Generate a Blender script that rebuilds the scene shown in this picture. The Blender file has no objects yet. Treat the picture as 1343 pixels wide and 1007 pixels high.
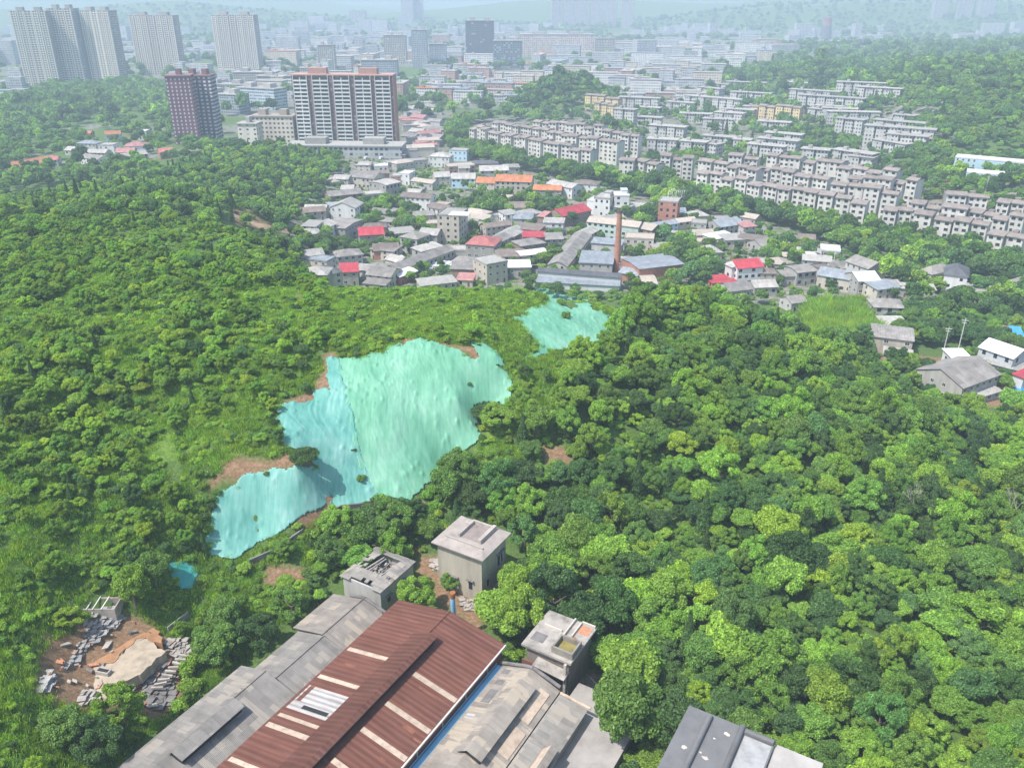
import bpy, math, random
import numpy as np
from mathutils import Vector, Matrix
random.seed(7); rng = np.random.default_rng(7)
R = math.radians
C = bpy.context.scene.collection
sc = bpy.context.scene

# ---------------------------------------------------------------- camera
FPX, IW, IH = 1100.0, 1343.0, 1007.0
PITCH = R(25.0); CAMH = 120.0
SP, CP = math.sin(PITCH), math.cos(PITCH)
cam = bpy.data.cameras.new('camera'); camo = bpy.data.objects.new('camera', cam); C.objects.link(camo)
camo.location = (0, 0, CAMH); camo.rotation_euler = (math.pi/2 - PITCH, 0, 0)
cam.sensor_width = 36.0; cam.lens = 36.0*FPX/IW; cam.clip_start = 1.0; cam.clip_end = 40000
sc.camera = camo

# ---------------------------------------------------------------- world, sun, exposure
SUN_EL, SUN_AZ = R(59), R(-122)        # azimuth measured from +Y towards +X
w = bpy.data.worlds.new("World"); sc.world = w; w.use_nodes = True
nt = w.node_tree; bg = nt.nodes['Background']
sky = nt.nodes.new('ShaderNodeTexSky'); sky.sky_type = 'NISHITA'; sky.sun_disc = False
sky.sun_elevation = SUN_EL; sky.sun_rotation = SUN_AZ; sky.air_density = 1.4; sky.dust_density = 2.0; sky.ozone_density = 1.0
nt.links.new(sky.outputs[0], bg.inputs[0]); bg.inputs[1].default_value = 0.15
sd = bpy.data.lights.new('sun', 'SUN'); so = bpy.data.objects.new('sun', sd); C.objects.link(so)
sd.energy = 4.2; sd.angle = R(0.6); sd.color = (1.0, 0.955, 0.89)
tosun = Vector((math.sin(SUN_AZ)*math.cos(SUN_EL), math.cos(SUN_AZ)*math.cos(SUN_EL), math.sin(SUN_EL)))
so.rotation_euler = tosun.to_track_quat('Z', 'Y').to_euler(); so.location = (0, 0, 300)
vs = sc.view_settings; vs.view_transform = 'Standard'; vs.look = 'None'; vs.exposure = 0.6; vs.gamma = 1.0
sc.cycles.use_denoising = True
sc.cycles.max_bounces = 7; sc.cycles.diffuse_bounces = 4; sc.cycles.glossy_bounces = 2; sc.cycles.transmission_bounces = 3
sc.cycles.volume_bounces = 1; sc.cycles.transparent_max_bounces = 6

# ---------------------------------------------------------------- projection helpers (photo pixels <-> world)
def U(px, py, Z):
    k = (py-503.5)/FPX; down = SP+k*CP; fwd = CP-k*SP
    t = (CAMH-Z)/max(down, 1e-4)
    return ((px-671.5)/FPX*t, fwd*t)
def proj(X, Y, Z):
    d = Y*CP+(CAMH-Z)*SP; v = (CAMH-Z)*CP-Y*SP
    d = np.maximum(d, 1.0)
    return 671.5+FPX*X/d, 503.5+FPX*v/d, d
# noise
def _hash(ix, iy, s):
    h = (ix.astype(np.int64)*374761393 + iy.astype(np.int64)*668265263 + s*1442695041) & 0xffffffff
    h = ((h ^ (h >> 13))*1274126177) & 0xffffffff
    return ((h ^ (h >> 16)) & 0xffff)/65535.0
def vnoise(x, y, s=0):
    x = np.asarray(x, float); y = np.asarray(y, float)
    ix = np.floor(x); iy = np.floor(y); fx = x-ix; fy = y-iy
    fx = fx*fx*(3-2*fx); fy = fy*fy*(3-2*fy)
    a = _hash(ix, iy, s); b = _hash(ix+1, iy, s); c = _hash(ix, iy+1, s); d = _hash(ix+1, iy+1, s)
    return (a*(1-fx)+b*fx)*(1-fy)+(c*(1-fx)+d*fx)*fy
def fbm(x, y, s=0, o=4):
    r = 0; a = .5
    for i in range(o): r = r+a*vnoise(x*2**i, y*2**i, s+i*17); a *= .5
    return r
def inpoly(px, py, poly):
    px = np.asarray(px, float); py = np.asarray(py, float); ins = np.zeros(px.shape, bool)
    n = len(poly)
    for i in range(n):
        x1, y1 = poly[i]; x2, y2 = poly[(i+1) % n]
        if y1 == y2: continue
        c = ((y1 > py) != (y2 > py)) & (px < (x2-x1)*(py-y1)/(y2-y1)+x1)
        ins ^= c
    return ins
def crop(x0, y0, s, pts): return [(x0+a/s, y0+b/s) for a, b in pts]

# ---------------------------------------------------------------- terrain height
CTRL = [ # px, py, Z
 (-200,1007,40),(0,1000,33),(0,900,34),(60,950,27),(100,880,24),(150,870,23.5),(220,880,22),(200,1000,19),(300,950,19.5),(450,900,20),(600,1000,20),(750,1000,20),(1000,1000,19),(1343,1000,21),(900,930,19),
 (500,760,21.5),(560,790,20.5),(600,760,21.5),(690,750,21),(740,880,20),(400,780,22.5),(330,760,24.5),(300,830,21),(240,800,23.5),(420,700,25.5),(700,700,22.5),(800,800,20),(850,700,23),
 (275,728,26),(240,760,27),(340,700,27),(430,668,27.5),(490,664,27.5),(545,652,27),(590,610,29),(632,570,31.5),(655,530,37),(668,490,42),
 (282,650,34),(320,618,37),(390,600,39.5),(370,570,41),(368,530,43.5),(430,510,44),(430,472,47),(500,462,48),(560,448,49),(620,455,48.5),(650,465,46.5),
 (520,555,38),(480,600,34),(600,520,41),
 (480,420,49.5),(580,395,49),(620,400,48),(500,385,49),(690,400,45),(700,383,43),(780,400,40),(803,435,37),(740,430,41),(700,468,41),(690,520,39),(650,570,34),(730,590,32),(700,650,26),(760,500,38),(840,470,36),(860,400,33),
 (440,400,50),(340,400,52),(300,450,50),(250,520,45),(200,600,39),(250,700,31),(150,500,47),(150,650,38),(180,760,30),(100,760,32),(0,750,38),(0,600,44),(0,430,51),(100,340,52),(200,400,53),(0,330,49),(300,350,48),(400,378,45),(200,310,47),(300,305,41),(370,320,38),(150,285,42),(0,310,42),
 (900,450,31),(1000,430,19),(1060,440,13),(930,400,27),(1130,470,9),(1130,440,7),(1200,540,6),(1290,540,4),(1343,560,6),(1000,500,27),(1100,560,21),(1200,650,17),(1343,700,15),(1000,600,27),(1000,700,24),(850,600,28),(900,520,32),(1150,750,19),(1343,850,19),(1100,850,20),(1200,900,20),(1000,850,20),
 (400,300,6),(430,325,3),(420,372,3),(250,275,30),(330,280,22),(350,240,14),(260,230,20),(300,200,12),(400,215,6),(420,260,4),(200,260,24),(330,250,14),(220,240,16),(100,270,14),(0,270,12),(0,290,22),(100,240,3),(0,230,2),(170,235,5),
 (1343,330,0),(1180,400,3),(1170,440,5),(1180,470,5),(1280,500,3),(1343,500,2),(1240,450,2),(1300,400,0),(1343,440,0),
 (1343,235,6),(1250,230,2),(1160,215,2),(1180,240,0),(1080,128,0),(1150,190,0),(930,100,3)]
W3 = []
for px, py, Z in CTRL:
    X, Y = U(px, py, Z); W3.append((X, Y, Z))
for px, py, d in [(1340,80,900),(1250,92,950),(1180,93,1000),(1150,110,900),(1290,118,780),(1000,98,1200),(1080,83,1100),(1343,110,750),(1343,160,650),(1343,200,560),(1343,222,520),(1300,172,640),(1250,162,700),(1200,142,760),(1210,180,660),(1250,195,590),(1400,100,900),(1500,150,700)]:
    k = (py-503.5)/FPX; down = SP+k*CP; W3.append(((px-671.5)/FPX*d, (CP-k*SP)*d, CAMH-down*d))
# far side of the ridge, hidden in the picture: given by column and distance
for px, d, Z in [(500,262,34),(580,262,33),(660,262,30),(740,262,26),(820,280,20),(430,270,32),(500,300,12),(580,295,10),(660,295,9),(740,295,8),(430,310,12),
                 (500,340,2),(600,340,1),(700,340,1),(800,330,3),(900,310,8),(980,320,3),(1060,315,2),(360,300,36),(330,350,24),(380,380,6),(250,380,38),(150,400,30),(60,420,24)]:
    X = (px-671.5)/FPX*d; Y = (d-(CAMH-Z)*SP)/CP; W3.append((X, Y, Z))
for X, Y, Z in [(0,40,19),(-60,40,22),(60,40,19),(-140,60,44),(140,60,24),(0,-80,18),(-200,-80,40),(200,-80,24),(-260,150,52),(-300,300,40),(260,150,14),(300,300,2),(420,420,0),(-420,450,8),
                (0,450,0),(100,450,0),(200,450,0),(-100,460,0),(100,600,0),(250,600,0),(400,600,2),(0,620,0),(-100,620,2),(-300,620,4),(-200,760,0),(0,800,0),(200,800,0),(350,800,0),(-400,800,2),
                (0,1000,0),(250,1000,0),(-300,1000,0),(-600,1000,0),(500,1150,12),(0,1300,0),(-500,1400,0),(300,1400,0),(0,1800,0),(-800,1800,0),(900,1600,30),(600,1700,10),(1100,2200,20),(0,2500,0),(-1500,2500,0),(900,2600,0),(1800,2500,0),
                (1000,900,60),(900,600,45),(1300,1300,60),(-1000,500,20),(-1000,0,50),(600,0,20),(600,300,10)]:
    W3.append((X, Y, Z))
W3 = np.array(W3, float)
def _rbf_fit(P, lam=1.5):
    D = np.hypot(P[:, None, 0]-P[None, :, 0], P[:, None, 1]-P[None, :, 1])
    n = len(P); A = np.zeros((n+3, n+3)); A[:n, :n] = -D - 0*np.eye(n); A[:n, :n] += np.eye(n)*lam
    A[:n, n] = 1; A[n, :n] = 1; A[:n, n+1] = P[:, 0]/1000; A[n+1, :n] = P[:, 0]/1000; A[:n, n+2] = P[:, 1]/1000; A[n+2, :n] = P[:, 1]/1000
    b = np.zeros(n+3); b[:n] = P[:, 2]
    return np.linalg.solve(A, b)
RW = _rbf_fit(W3)
def _bump(x, y, cx, cy, rx, ry, h, rot=0):
    c, s = math.cos(rot), math.sin(rot); dx = x-cx; dy = y-cy
    u = (dx*c+dy*s)/rx; v = (-dx*s+dy*c)/ry
    return h*np.exp(-(u*u+v*v))
def H(x, y):
    x = np.atleast_1d(np.asarray(x, float)); y = np.atleast_1d(np.asarray(y, float))
    sh = x.shape; x = x.ravel(); y = y.ravel(); out = np.zeros(len(x)); n = len(W3)
    for i in range(0, len(x), 8000):
        a = x[i:i+8000]; b = y[i:i+8000]
        D = np.hypot(a[:, None]-W3[None, :, 0], b[:, None]-W3[None, :, 1])
        out[i:i+8000] = -D@RW[:n]+RW[n]+RW[n+1]*a/1000+RW[n+2]*b/1000
    r = np.hypot(x, y); f = np.clip((2600-r)/700, 0, 1)
    out = out*f
    flat = np.clip((y-330)/60, 0, 1)*np.clip((700-np.abs(x))/100, 0, 1)
    out = np.where(out < 1.0, np.maximum(out, -1)*.4, out)
    hill = np.clip((out-8)/15, 0, 1)
    out = out+hill*(fbm(x/14, y/14, 3)-.47)*3.0*np.clip((600-y)/200, .3, 1)
    cx, cy = U(755, 150, 0)
    out = out+_bump(x, y, cx, cy+70, 46, 60, 27, 0)+_bump(x, y, cx-45, cy+55, 26, 40, 8, 0)
    # distant hills and mountains
    far = np.clip((y-2600)/900, 0, 1)
    out = out+far*(18*fbm(x/500, y/500, 9))
    for (mx, my, rx, ry, h) in [(-2500,6200,1500,700,260),(-900,7000,900,600,240),(350,7200,700,500,215),(1000,6400,800,500,200),(2200,5200,1100,600,270),(3600,5600,1300,700,360),(2700,3600,700,400,120),(-3600,5200,900,600,250),
                                (1500,4200,700,350,95),(-1500,4800,800,350,100),(400,5200,600,300,70),(5200,5200,1500,800,400),(900,3300,420,180,50),(-1300,3500,650,240,78),(250,3900,800,260,82),(1500,3400,600,240,74),(2500,3100,600,260,95),(-2600,3300,700,300,90)]:
        out = out+_bump(x, y, mx, my, rx, ry, h)*(.7+.6*fbm(x/420, y/420, 5))
    return out.reshape(sh)
def Hs(x, y): return float(H(x, y)[0])
def G(px, py, h=0.0):
    """world point under a photo pixel at height h above the ground"""
    z = 0.0 if py < 400 else 20.0
    # march along the ray to the first crossing
    k = (py-503.5)/FPX; down = SP+k*CP; fwd = CP-k*SP; sx = (px-671.5)/FPX
    t = np.concatenate([np.arange(60, 700, 1.0), np.arange(700, 4000, 6.0)])
    dz = (CAMH-down*t)-(H(sx*t, fwd*t)+h)
    i = np.argmax(dz < 0)
    if dz[i] >= 0: i = len(t)-1
    if i == 0: return sx*t[0], fwd*t[0], CAMH-down*t[0]-h
    a = dz[i-1]/(dz[i-1]-dz[i]); tt = t[i-1]+a*(t[i]-t[i-1])
    return sx*tt, fwd*tt, float(H(sx*tt, fwd*tt)[0])
def GV(px, py, h=0.0, tmin=320):
    """like G, for places behind the near ridge"""
    k = (py-503.5)/FPX; down = SP+k*CP; fwd = CP-k*SP; sx = (px-671.5)/FPX
    t = np.concatenate([np.arange(tmin, 900, 2.0), np.arange(900, 4000, 8.0)])
    dz = (CAMH-down*t)-(H(sx*t, fwd*t)+h)
    i = int(np.argmax(dz < 0))
    if dz[i] >= 0: i = len(t)-1
    if i == 0: return sx*t[0], fwd*t[0], float(H(sx*t[0], fwd*t[0])[0])
    a = dz[i-1]/(dz[i-1]-dz[i]); tt = t[i-1]+a*(t[i]-t[i-1])
    return sx*tt, fwd*tt, float(H(sx*tt, fwd*tt)[0])

# ---------------------------------------------------------------- materials
def nm(name):
    m = bpy.data.materials.new(name); m.use_nodes = True; nt = m.node_tree; b = nt.nodes['Principled BSDF']
    b.inputs['Specular IOR Level'].default_value = .25
    return m, nt, b
def N(nt, t, **kw):
    n = nt.nodes.new(t)
    for k, v in kw.items():
        if k.startswith('i_'): n.inputs[k[2:].replace('_', ' ')].default_value = v
        else: setattr(n, k, v)
    return n
def Lk(nt, a, b): nt.links.new(a, b)
def ramp(nt, fac, stops):
    r = nt.nodes.new('ShaderNodeValToRGB'); e = r.color_ramp.elements
    e[0].position, e[0].color = stops[0][0], (*stops[0][1], 1); e[1].position, e[1].color = stops[-1][0], (*stops[-1][1], 1)
    for p, c in stops[1:-1]: x = e.new(p); x.color = (*c, 1)
    Lk(nt, fac, r.inputs[0]); return r.outputs[0]
def mixc(nt, f, a, b, mode='MIX'):
    m = nt.nodes.new('ShaderNodeMix'); m.data_type = 'RGBA'; m.blend_type = mode
    for k, v in ((0, f), (6, a), (7, b)):
        if isinstance(v, (int, float)): m.inputs[k].default_value = v
        elif isinstance(v, tuple): m.inputs[k].default_value = (*v, 1) if len(v) == 3 else v
        else: Lk(nt, v, m.inputs[k])
    return m.outputs[2]
def mth(nt, op, a, b=0.0, c=0.0):
    m = nt.nodes.new('ShaderNodeMath'); m.operation = op
    for k, v in enumerate((a, b, c)):
        if isinstance(v, (int, float)): m.inputs[k].default_value = v
        else: Lk(nt, v, m.inputs[k])
    return m.outputs[0]
def objco(nt, scale=(1, 1, 1)):
    tc = nt.nodes.new('ShaderNodeTexCoord'); mp = nt.nodes.new('ShaderNodeMapping'); mp.inputs['Scale'].default_value = scale
    Lk(nt, tc.outputs['Object'], mp.inputs[0]); return mp.outputs[0]
def dim(c, k): return tuple(min(1, x*k) for x in c)
_mc = {}
def plain(name, col, var=.25, scale=.8, rough=.85, streak=False, bump=.0, fine=0.0):
    """weathered surface: two scales of blotches, optional rain streaks running down"""
    if name in _mc: return _mc[name]
    m, nt, b = nm(name); co = objco(nt, (1, 1, .15) if streak else (1, 1, 1))
    oi = nt.nodes.new('ShaderNodeObjectInfo')
    n = N(nt, 'ShaderNodeTexNoise', noise_dimensions='4D', i_Scale=scale, i_Detail=6.0, i_Roughness=.65); Lk(nt, co, n.inputs['Vector']); Lk(nt, mth(nt, 'MULTIPLY', oi.outputs['Random'], 40.0), n.inputs['W'])
    c = ramp(nt, n.outputs[0], [(.3, dim(col, 1-var)), (.5, col), (.72, dim(col, 1+var*.7))])
    c = mixc(nt, 1.0, c, ramp(nt, oi.outputs['Random'], [(0, (.86, .86, .86)), (1, (1.08, 1.08, 1.08))]), 'MULTIPLY')
    Lk(nt, c, b.inputs['Base Color']); b.inputs['Roughness'].default_value = rough
    if bump:
        bp = N(nt, 'ShaderNodeBump', i_Strength=.5, i_Distance=bump); Lk(nt, n.outputs[0], bp.inputs['Height']); Lk(nt, bp.outputs[0], b.inputs['Normal'])
    _mc[name] = m; return m
def sheet(name, col, axis='X', pitch=.35, var=.2, patch=None, rough=.8, depth=.05, psize=(1.1, 2.4), stain=(.1, .08, .07), stainf=.35):
    """corrugated or ribbed sheet roof; corrugations repeat along `axis`; optional replaced sheets of another tone"""
    if name in _mc: return _mc[name]
    m, nt, b = nm(name); co = objco(nt)
    oi = nt.nodes.new('ShaderNodeObjectInfo')
    sx = nt.nodes.new('ShaderNodeSeparateXYZ'); Lk(nt, co, sx.inputs[0])
    a = sx.outputs[0 if axis == 'X' else 1]; o = sx.outputs[1 if axis == 'X' else 0]
    wv = mth(nt, 'SINE', mth(nt, 'MULTIPLY', a, 2*math.pi/pitch))
    n = N(nt, 'ShaderNodeTexNoise', noise_dimensions='4D', i_Scale=.35, i_Detail=7.0, i_Roughness=.68); Lk(nt, co, n.inputs['Vector']); Lk(nt, mth(nt, 'MULTIPLY', oi.outputs['Random'], 30.0), n.inputs['W'])
    c = ramp(nt, n.outputs[0], [(.28, dim(col, 1-var)), (.5, col), (.75, dim(col, 1+var*.8))])
    # each sheet its own tone
    cx = nt.nodes.new('ShaderNodeCombineXYZ'); Lk(nt, mth(nt, 'FLOOR', mth(nt, 'DIVIDE', a, psize[0])), cx.inputs[0]); Lk(nt, mth(nt, 'FLOOR', mth(nt, 'DIVIDE', o, psize[1])), cx.inputs[1])
    wn = N(nt, 'ShaderNodeTexWhiteNoise', noise_dimensions='3D'); Lk(nt, cx.outputs[0], wn.inputs['Vector'])
    c = mixc(nt, 1.0, c, ramp(nt, wn.outputs[0], [(0, (.84, .84, .84)), (1, (1.1, 1.1, 1.1))]), 'MULTIPLY')
    if patch: # replaced or missing sheets
        pn = N(nt, 'ShaderNodeTexNoise', i_Scale=.16, i_Detail=2.0); Lk(nt, co, pn.inputs['Vector'])
        f = mth(nt, 'GREATER_THAN', mth(nt, 'ADD', mth(nt, 'MULTIPLY', wn.outputs[0], .45), pn.outputs[0]), .86)
        c = mixc(nt, f, c, patch)
    # streaks of dirt down the slope
    st = N(nt, 'ShaderNodeTexNoise', i_Scale=1.0, i_Detail=4.0); mp = N(nt, 'ShaderNodeMapping'); mp.inputs['Scale'].default_value = (2.2, .22, .3) if axis == 'X' else (.22, 2.2, .3)
    Lk(nt, co, mp.inputs[0]); Lk(nt, mp.outputs[0], st.inputs['Vector'])
    c = mixc(nt, mth(nt, 'MULTIPLY', ramp(nt, st.outputs[0], [(.5, (0, 0, 0)), (.75, (1, 1, 1))]), stainf), c, stain)
    c = mixc(nt, 1.0, c, ramp(nt, oi.outputs['Random'], [(0, (.85, .85, .86)), (1, (1.1, 1.09, 1.07))]), 'MULTIPLY')
    Lk(nt, c, b.inputs['Base Color']); b.inputs['Roughness'].default_value = rough
    bp = N(nt, 'ShaderNodeBump', i_Strength=.8, i_Distance=depth); Lk(nt, wv, bp.inputs['Height']); Lk(nt, bp.outputs[0], b.inputs['Normal'])
    _mc[name] = m; return m
def facade(name, wall, glass=(.05, .065, .08), su=3.0, sv=3.0, wu=.5, wv=.5, u0=.25, v0=.3, lite=(.45, .5, .5), litef=.25, band=None):
    """wall with a window in every bay and storey, from the metre UVs"""
    if name in _mc: return _mc[name]
    m, nt, b = nm(name); uv = nt.nodes.new('ShaderNodeUVMap'); uv.uv_map = 'UVMap'
    sx = nt.nodes.new('ShaderNodeSeparateXYZ'); Lk(nt, uv.outputs[0], sx.inputs[0])
    u = mth(nt, 'DIVIDE', sx.outputs[0], su); v = mth(nt, 'DIVIDE', sx.outputs[1], sv)
    fu = mth(nt, 'FRACT', u); fv = mth(nt, 'FRACT', v)
    inu = mth(nt, 'MULTIPLY', mth(nt, 'GREATER_THAN', fu, u0), mth(nt, 'LESS_THAN', fu, u0+wu))
    inv = mth(nt, 'MULTIPLY', mth(nt, 'GREATER_THAN', fv, v0), mth(nt, 'LESS_THAN', fv, v0+wv))
    f = mth(nt, 'MULTIPLY', inu, inv)
    ge = nt.nodes.new('ShaderNodeNewGeometry'); sn = nt.nodes.new('ShaderNodeSeparateXYZ'); Lk(nt, ge.outputs['Normal'], sn.inputs[0])
    f = mth(nt, 'MULTIPLY', f, mth(nt, 'LESS_THAN', mth(nt, 'ABSOLUTE', sn.outputs[2]), .5))
    cx = nt.nodes.new('ShaderNodeCombineXYZ'); Lk(nt, mth(nt, 'FLOOR', u), cx.inputs[0]); Lk(nt, mth(nt, 'FLOOR', v), cx.inputs[1])
    wn = N(nt, 'ShaderNodeTexWhiteNoise', noise_dimensions='3D'); Lk(nt, cx.outputs[0], wn.inputs['Vector'])
    g = mixc(nt, mth(nt, 'MULTIPLY', mth(nt, 'GREATER_THAN', wn.outputs[0], 1-litef), .6), glass, lite)
    n = N(nt, 'ShaderNodeTexNoise', i_Scale=.12, i_Detail=5.0); co = objco(nt, (1, 1, .3)); Lk(nt, co, n.inputs['Vector'])
    wc = ramp(nt, n.outputs[0], [(.3, dim(wall, .8)), (.7, dim(wall, 1.08))])
    if band: wc = mixc(nt, mth(nt, 'LESS_THAN', fv, .13), wc, band)
    Lk(nt, mixc(nt, f, wc, g), b.inputs['Base Color'])
    Lk(nt, mth(nt, 'SUBTRACT', .85, mth(nt, 'MULTIPLY', f, .55)), b.inputs['Roughness'])
    _mc[name] = m; return m
def foliage(name, rgb_default=(.06, .13, .02)):
    m, nt, b = nm(name)
    at = N(nt, 'ShaderNodeAttribute', attribute_type='INSTANCER', attribute_name='tint')
    ge = nt.nodes.new('ShaderNodeNewGeometry')
    r = ge.outputs['Random Per Island']
    var = ramp(nt, r, [(0, (.55, .6, .5)), (.45, (1, 1, 1)), (.85, (1.35, 1.3, 1.2)), (1, (1.9, 1.75, 1.6))])
    c = mixc(nt, 1.0, at.outputs['Color'], var, 'MULTIPLY')
    Lk(nt, c, b.inputs['Base Color']); b.inputs['Roughness'].default_value = .5; b.inputs['Specular IOR Level'].default_value = .35
    tr = nt.nodes.new('ShaderNodeBsdfTranslucent'); Lk(nt, mixc(nt, 1.0, c, (1.25, 1.35, .55), 'MULTIPLY'), tr.inputs[0])
    mx = nt.nodes.new('ShaderNodeMixShader'); mx.inputs[0].default_value = .45
    Lk(nt, b.outputs[0], mx.inputs[1]); Lk(nt, tr.outputs[0], mx.inputs[2])
    Lk(nt, mx.outputs[0], nt.nodes['Material Output'].inputs[0]); return m
FOL = foliage('leaves')
BARK = plain('bark', (.16, .13, .1), .4, 3.0)

GREY = lambda: sheet('grey_cement_sheet', (.34, .325, .31), patch=(.46, .44, .41))
RM = {
 'grey': sheet('grey_tile', (.26, .245, .23), pitch=.5, var=.35, psize=(2.5, 3.5), stainf=.5), 'lgrey': sheet('pale_grey_roof', (.37, .355, .335), pitch=.6), 'dark': sheet('dark_grey_tile', (.11, .115, .13), pitch=.5),
 'brown': sheet('brown_grey_tile', (.2, .165, .145), pitch=.5), 'red': sheet('red_sheet_roof', (.4, .055, .075), pitch=.6, stainf=.1), 'dred': sheet('faded_red_roof', (.42, .15, .14), pitch=.6, stainf=.2),
 'pink': sheet('dusty_pink_roof', (.38, .19, .18), pitch=.6, stainf=.3), 'orange': sheet('orange_tile_roof', (.42, .17, .085), pitch=.5, stainf=.15), 'white': plain('white_roof', (.62, .63, .64), .15),
 'steel': sheet('blue_grey_steel_roof', (.25, .28, .315), pitch=.7, stainf=.15), 'blue': sheet('blue_sheet_roof', (.06, .3, .62), pitch=.6, stainf=.1), 'beige': plain('beige_flat_roof', (.38, .33, .28), .25), 'conc': plain('concrete_flat_roof', (.3, .29, .27), .3),
}
WM = {
 'beige': plain('beige_render', (.46, .42, .36), .25, .5, streak=True), 'grey': plain('grey_render', (.34, .33, .31), .3, .5, streak=True), 'white': plain('white_render', (.6, .6, .59), .15, .5, streak=True),
 'brick': plain('red_brick_wall', (.4, .19, .14), .25, .8), 'brown': plain('brown_wall', (.26, .19, .15), .3), 'pale': plain('pale_grey_render', (.44, .43, .41), .25, .5, streak=True),
 'green': plain('pale_green_render', (.42, .52, .46), .2), 'steel': plain('pale_steel_cladding', (.5, .52, .54), .15), 'bluew': plain('pale_blue_render', (.4, .56, .66), .15),
  'dred': plain('faded_red_wall', (.42, .16, .14), .2), 'conc': plain('concrete_wall', (.36, .35, .33), .3),
}
GLASS = nm('window_glass')[0]; GLASS.node_tree.nodes['Principled BSDF'].inputs['Base Color'].default_value = (.03, .037, .045, 1); GLASS.node_tree.nodes['Principled BSDF'].inputs['Roughness'].default_value = .25
FRAME = plain('window_frame', (.55, .55, .53), .1)
DOORM = plain('dark_door', (.12, .09, .07), .2)

# ---------------------------------------------------------------- mesh builder
class MB:
    def __init__(s): s.v = []; s.f = []; s.m = []
    def quad(s, a, b, c, d, mi=0):
        n = len(s.v); s.v += [a, b, c, d]; s.f.append((n, n+1, n+2, n+3)); s.m.append(mi)
    def face(s, pts, mi=0):
        n = len(s.v); s.v += list(pts); s.f.append(tuple(range(n, n+len(pts)))); s.m.append(mi)
    def box(s, x0, x1, y0, y1, z0, z1, mi=0):
        n = len(s.v)
        s.v += [(x0, y0, z0), (x1, y0, z0), (x1, y1, z0), (x0, y1, z0), (x0, y0, z1), (x1, y0, z1), (x1, y1, z1), (x0, y1, z1)]
        for q in ((0, 3, 2, 1), (4, 5, 6, 7), (0, 1, 5, 4), (1, 2, 6, 5), (2, 3, 7, 6), (3, 0, 4, 7)): s.f.append(tuple(n+i for i in q)); s.m.append(mi)
    def prism(s, pts, z0, z1, mi=0, mtop=None):
        """pts: list of (x,y) or (x,y,z); vertical prism; z0/z1 offsets if 3D"""
        k = len(pts); n = len(s.v)
        lo = [(p[0], p[1], (p[2] if len(p) > 2 else 0)+z0) for p in pts]; hi = [(p[0], p[1], (p[2] if len(p) > 2 else 0)+z1) for p in pts]
        ar = sum(pts[i][0]*pts[(i+1) % k][1]-pts[(i+1) % k][0]*pts[i][1] for i in range(k))
        if ar < 0: lo.reverse(); hi.reverse()
        s.v += lo+hi; s.f.append(tuple(n+i for i in reversed(range(k)))); s.m.append(mi)
        s.f.append(tuple(n+k+i for i in range(k))); s.m.append(mi if mtop is None else mtop)
        for i in range(k): s.f.append((n+i, n+(i+1) % k, n+k+(i+1) % k, n+k+i)); s.m.append(mi)
    def slab(s, a, b, c, d, th, mi=0):
        """sloping quad slab a,b,c,d (ccw from above) with vertical thickness th below"""
        n = len(s.v); s.v += [tuple(p) for p in (a, b, c, d)]+[(p[0], p[1], p[2]-th) for p in (a, b, c, d)]
        for q in ((0, 1, 2, 3), (7, 6, 5, 4), (0, 4, 5, 1), (1, 5, 6, 2), (2, 6, 7, 3), (3, 7, 4, 0)): s.f.append(tuple(n+i for i in q)); s.m.append(mi)
    def tube(s, p0, p1, r0, r1=None, k=8, mi=0, cap=True):
        r1 = r0 if r1 is None else r1; p0 = Vector(p0); p1 = Vector(p1); d = (p1-p0).normalized()
        u = d.orthogonal().normalized(); v = d.cross(u); n = len(s.v)
        for p, r in ((p0, r0), (p1, r1)):
            for i in range(k):
                a = 2*math.pi*i/k; q = p+(u*math.cos(a)+v*math.sin(a))*r; s.v.append(tuple(q))
        for i in range(k): s.f.append((n+i, n+(i+1) % k, n+k+(i+1) % k, n+k+i)); s.m.append(mi)
        if cap: s.f.append(tuple(n+i for i in reversed(range(k)))); s.m.append(mi); s.f.append(tuple(n+k+i for i in range(k))); s.m.append(mi)
    def mesh(s, name, mats, uv=False):
        me = bpy.data.meshes.new(name); me.from_pydata(s.v, [], s.f)
        for m in (mats if isinstance(mats, (list, tuple)) else [mats]): me.materials.append(m)
        me.polygons.foreach_set('material_index', s.m)
        if uv: metre_uv(me)
        me.update(); return me
    def build(s, name, mats, parent=None, loc=(0, 0, 0), rz=0, uv=False, smooth=False):
        o = bpy.data.objects.new(name, s.mesh(name, mats, uv)); C.objects.link(o); o.parent = parent; o.location = loc; o.rotation_euler = (0, 0, rz)
        if smooth: o.data.polygons.foreach_set('use_smooth', [True]*len(o.data.polygons))
        return o
def metre_uv(me):
    uvl = me.uv_layers.new(name='UVMap')
    for p in me.polygons:
        n = p.normal; flat = abs(n.z) > .7
        t = Vector((-n.y, n.x, 0)); t = t.normalized() if t.length > 1e-6 else Vector((1, 0, 0))
        for li in p.loop_indices:
            co = me.vertices[me.loops[li].vertex_index].co
            uvl.data[li].uv = (co.x, co.y) if flat else (co.dot(t)+500, co.z+300)
def tag(o, label=None, cat=None, group=None, kind=None):
    if label: o['label'] = label
    if cat: o['category'] = cat
    if group: o['group'] = group
    if kind: o['kind'] = kind
    return o
def thing(name, label, cat, loc=(0, 0, 0), rz=0, group=None):
    o = bpy.data.objects.new(name, None); C.objects.link(o); o.location = loc; o.rotation_euler = (0, 0, rz); o.empty_display_size = .5
    return tag(o, label, cat, group)
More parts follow.
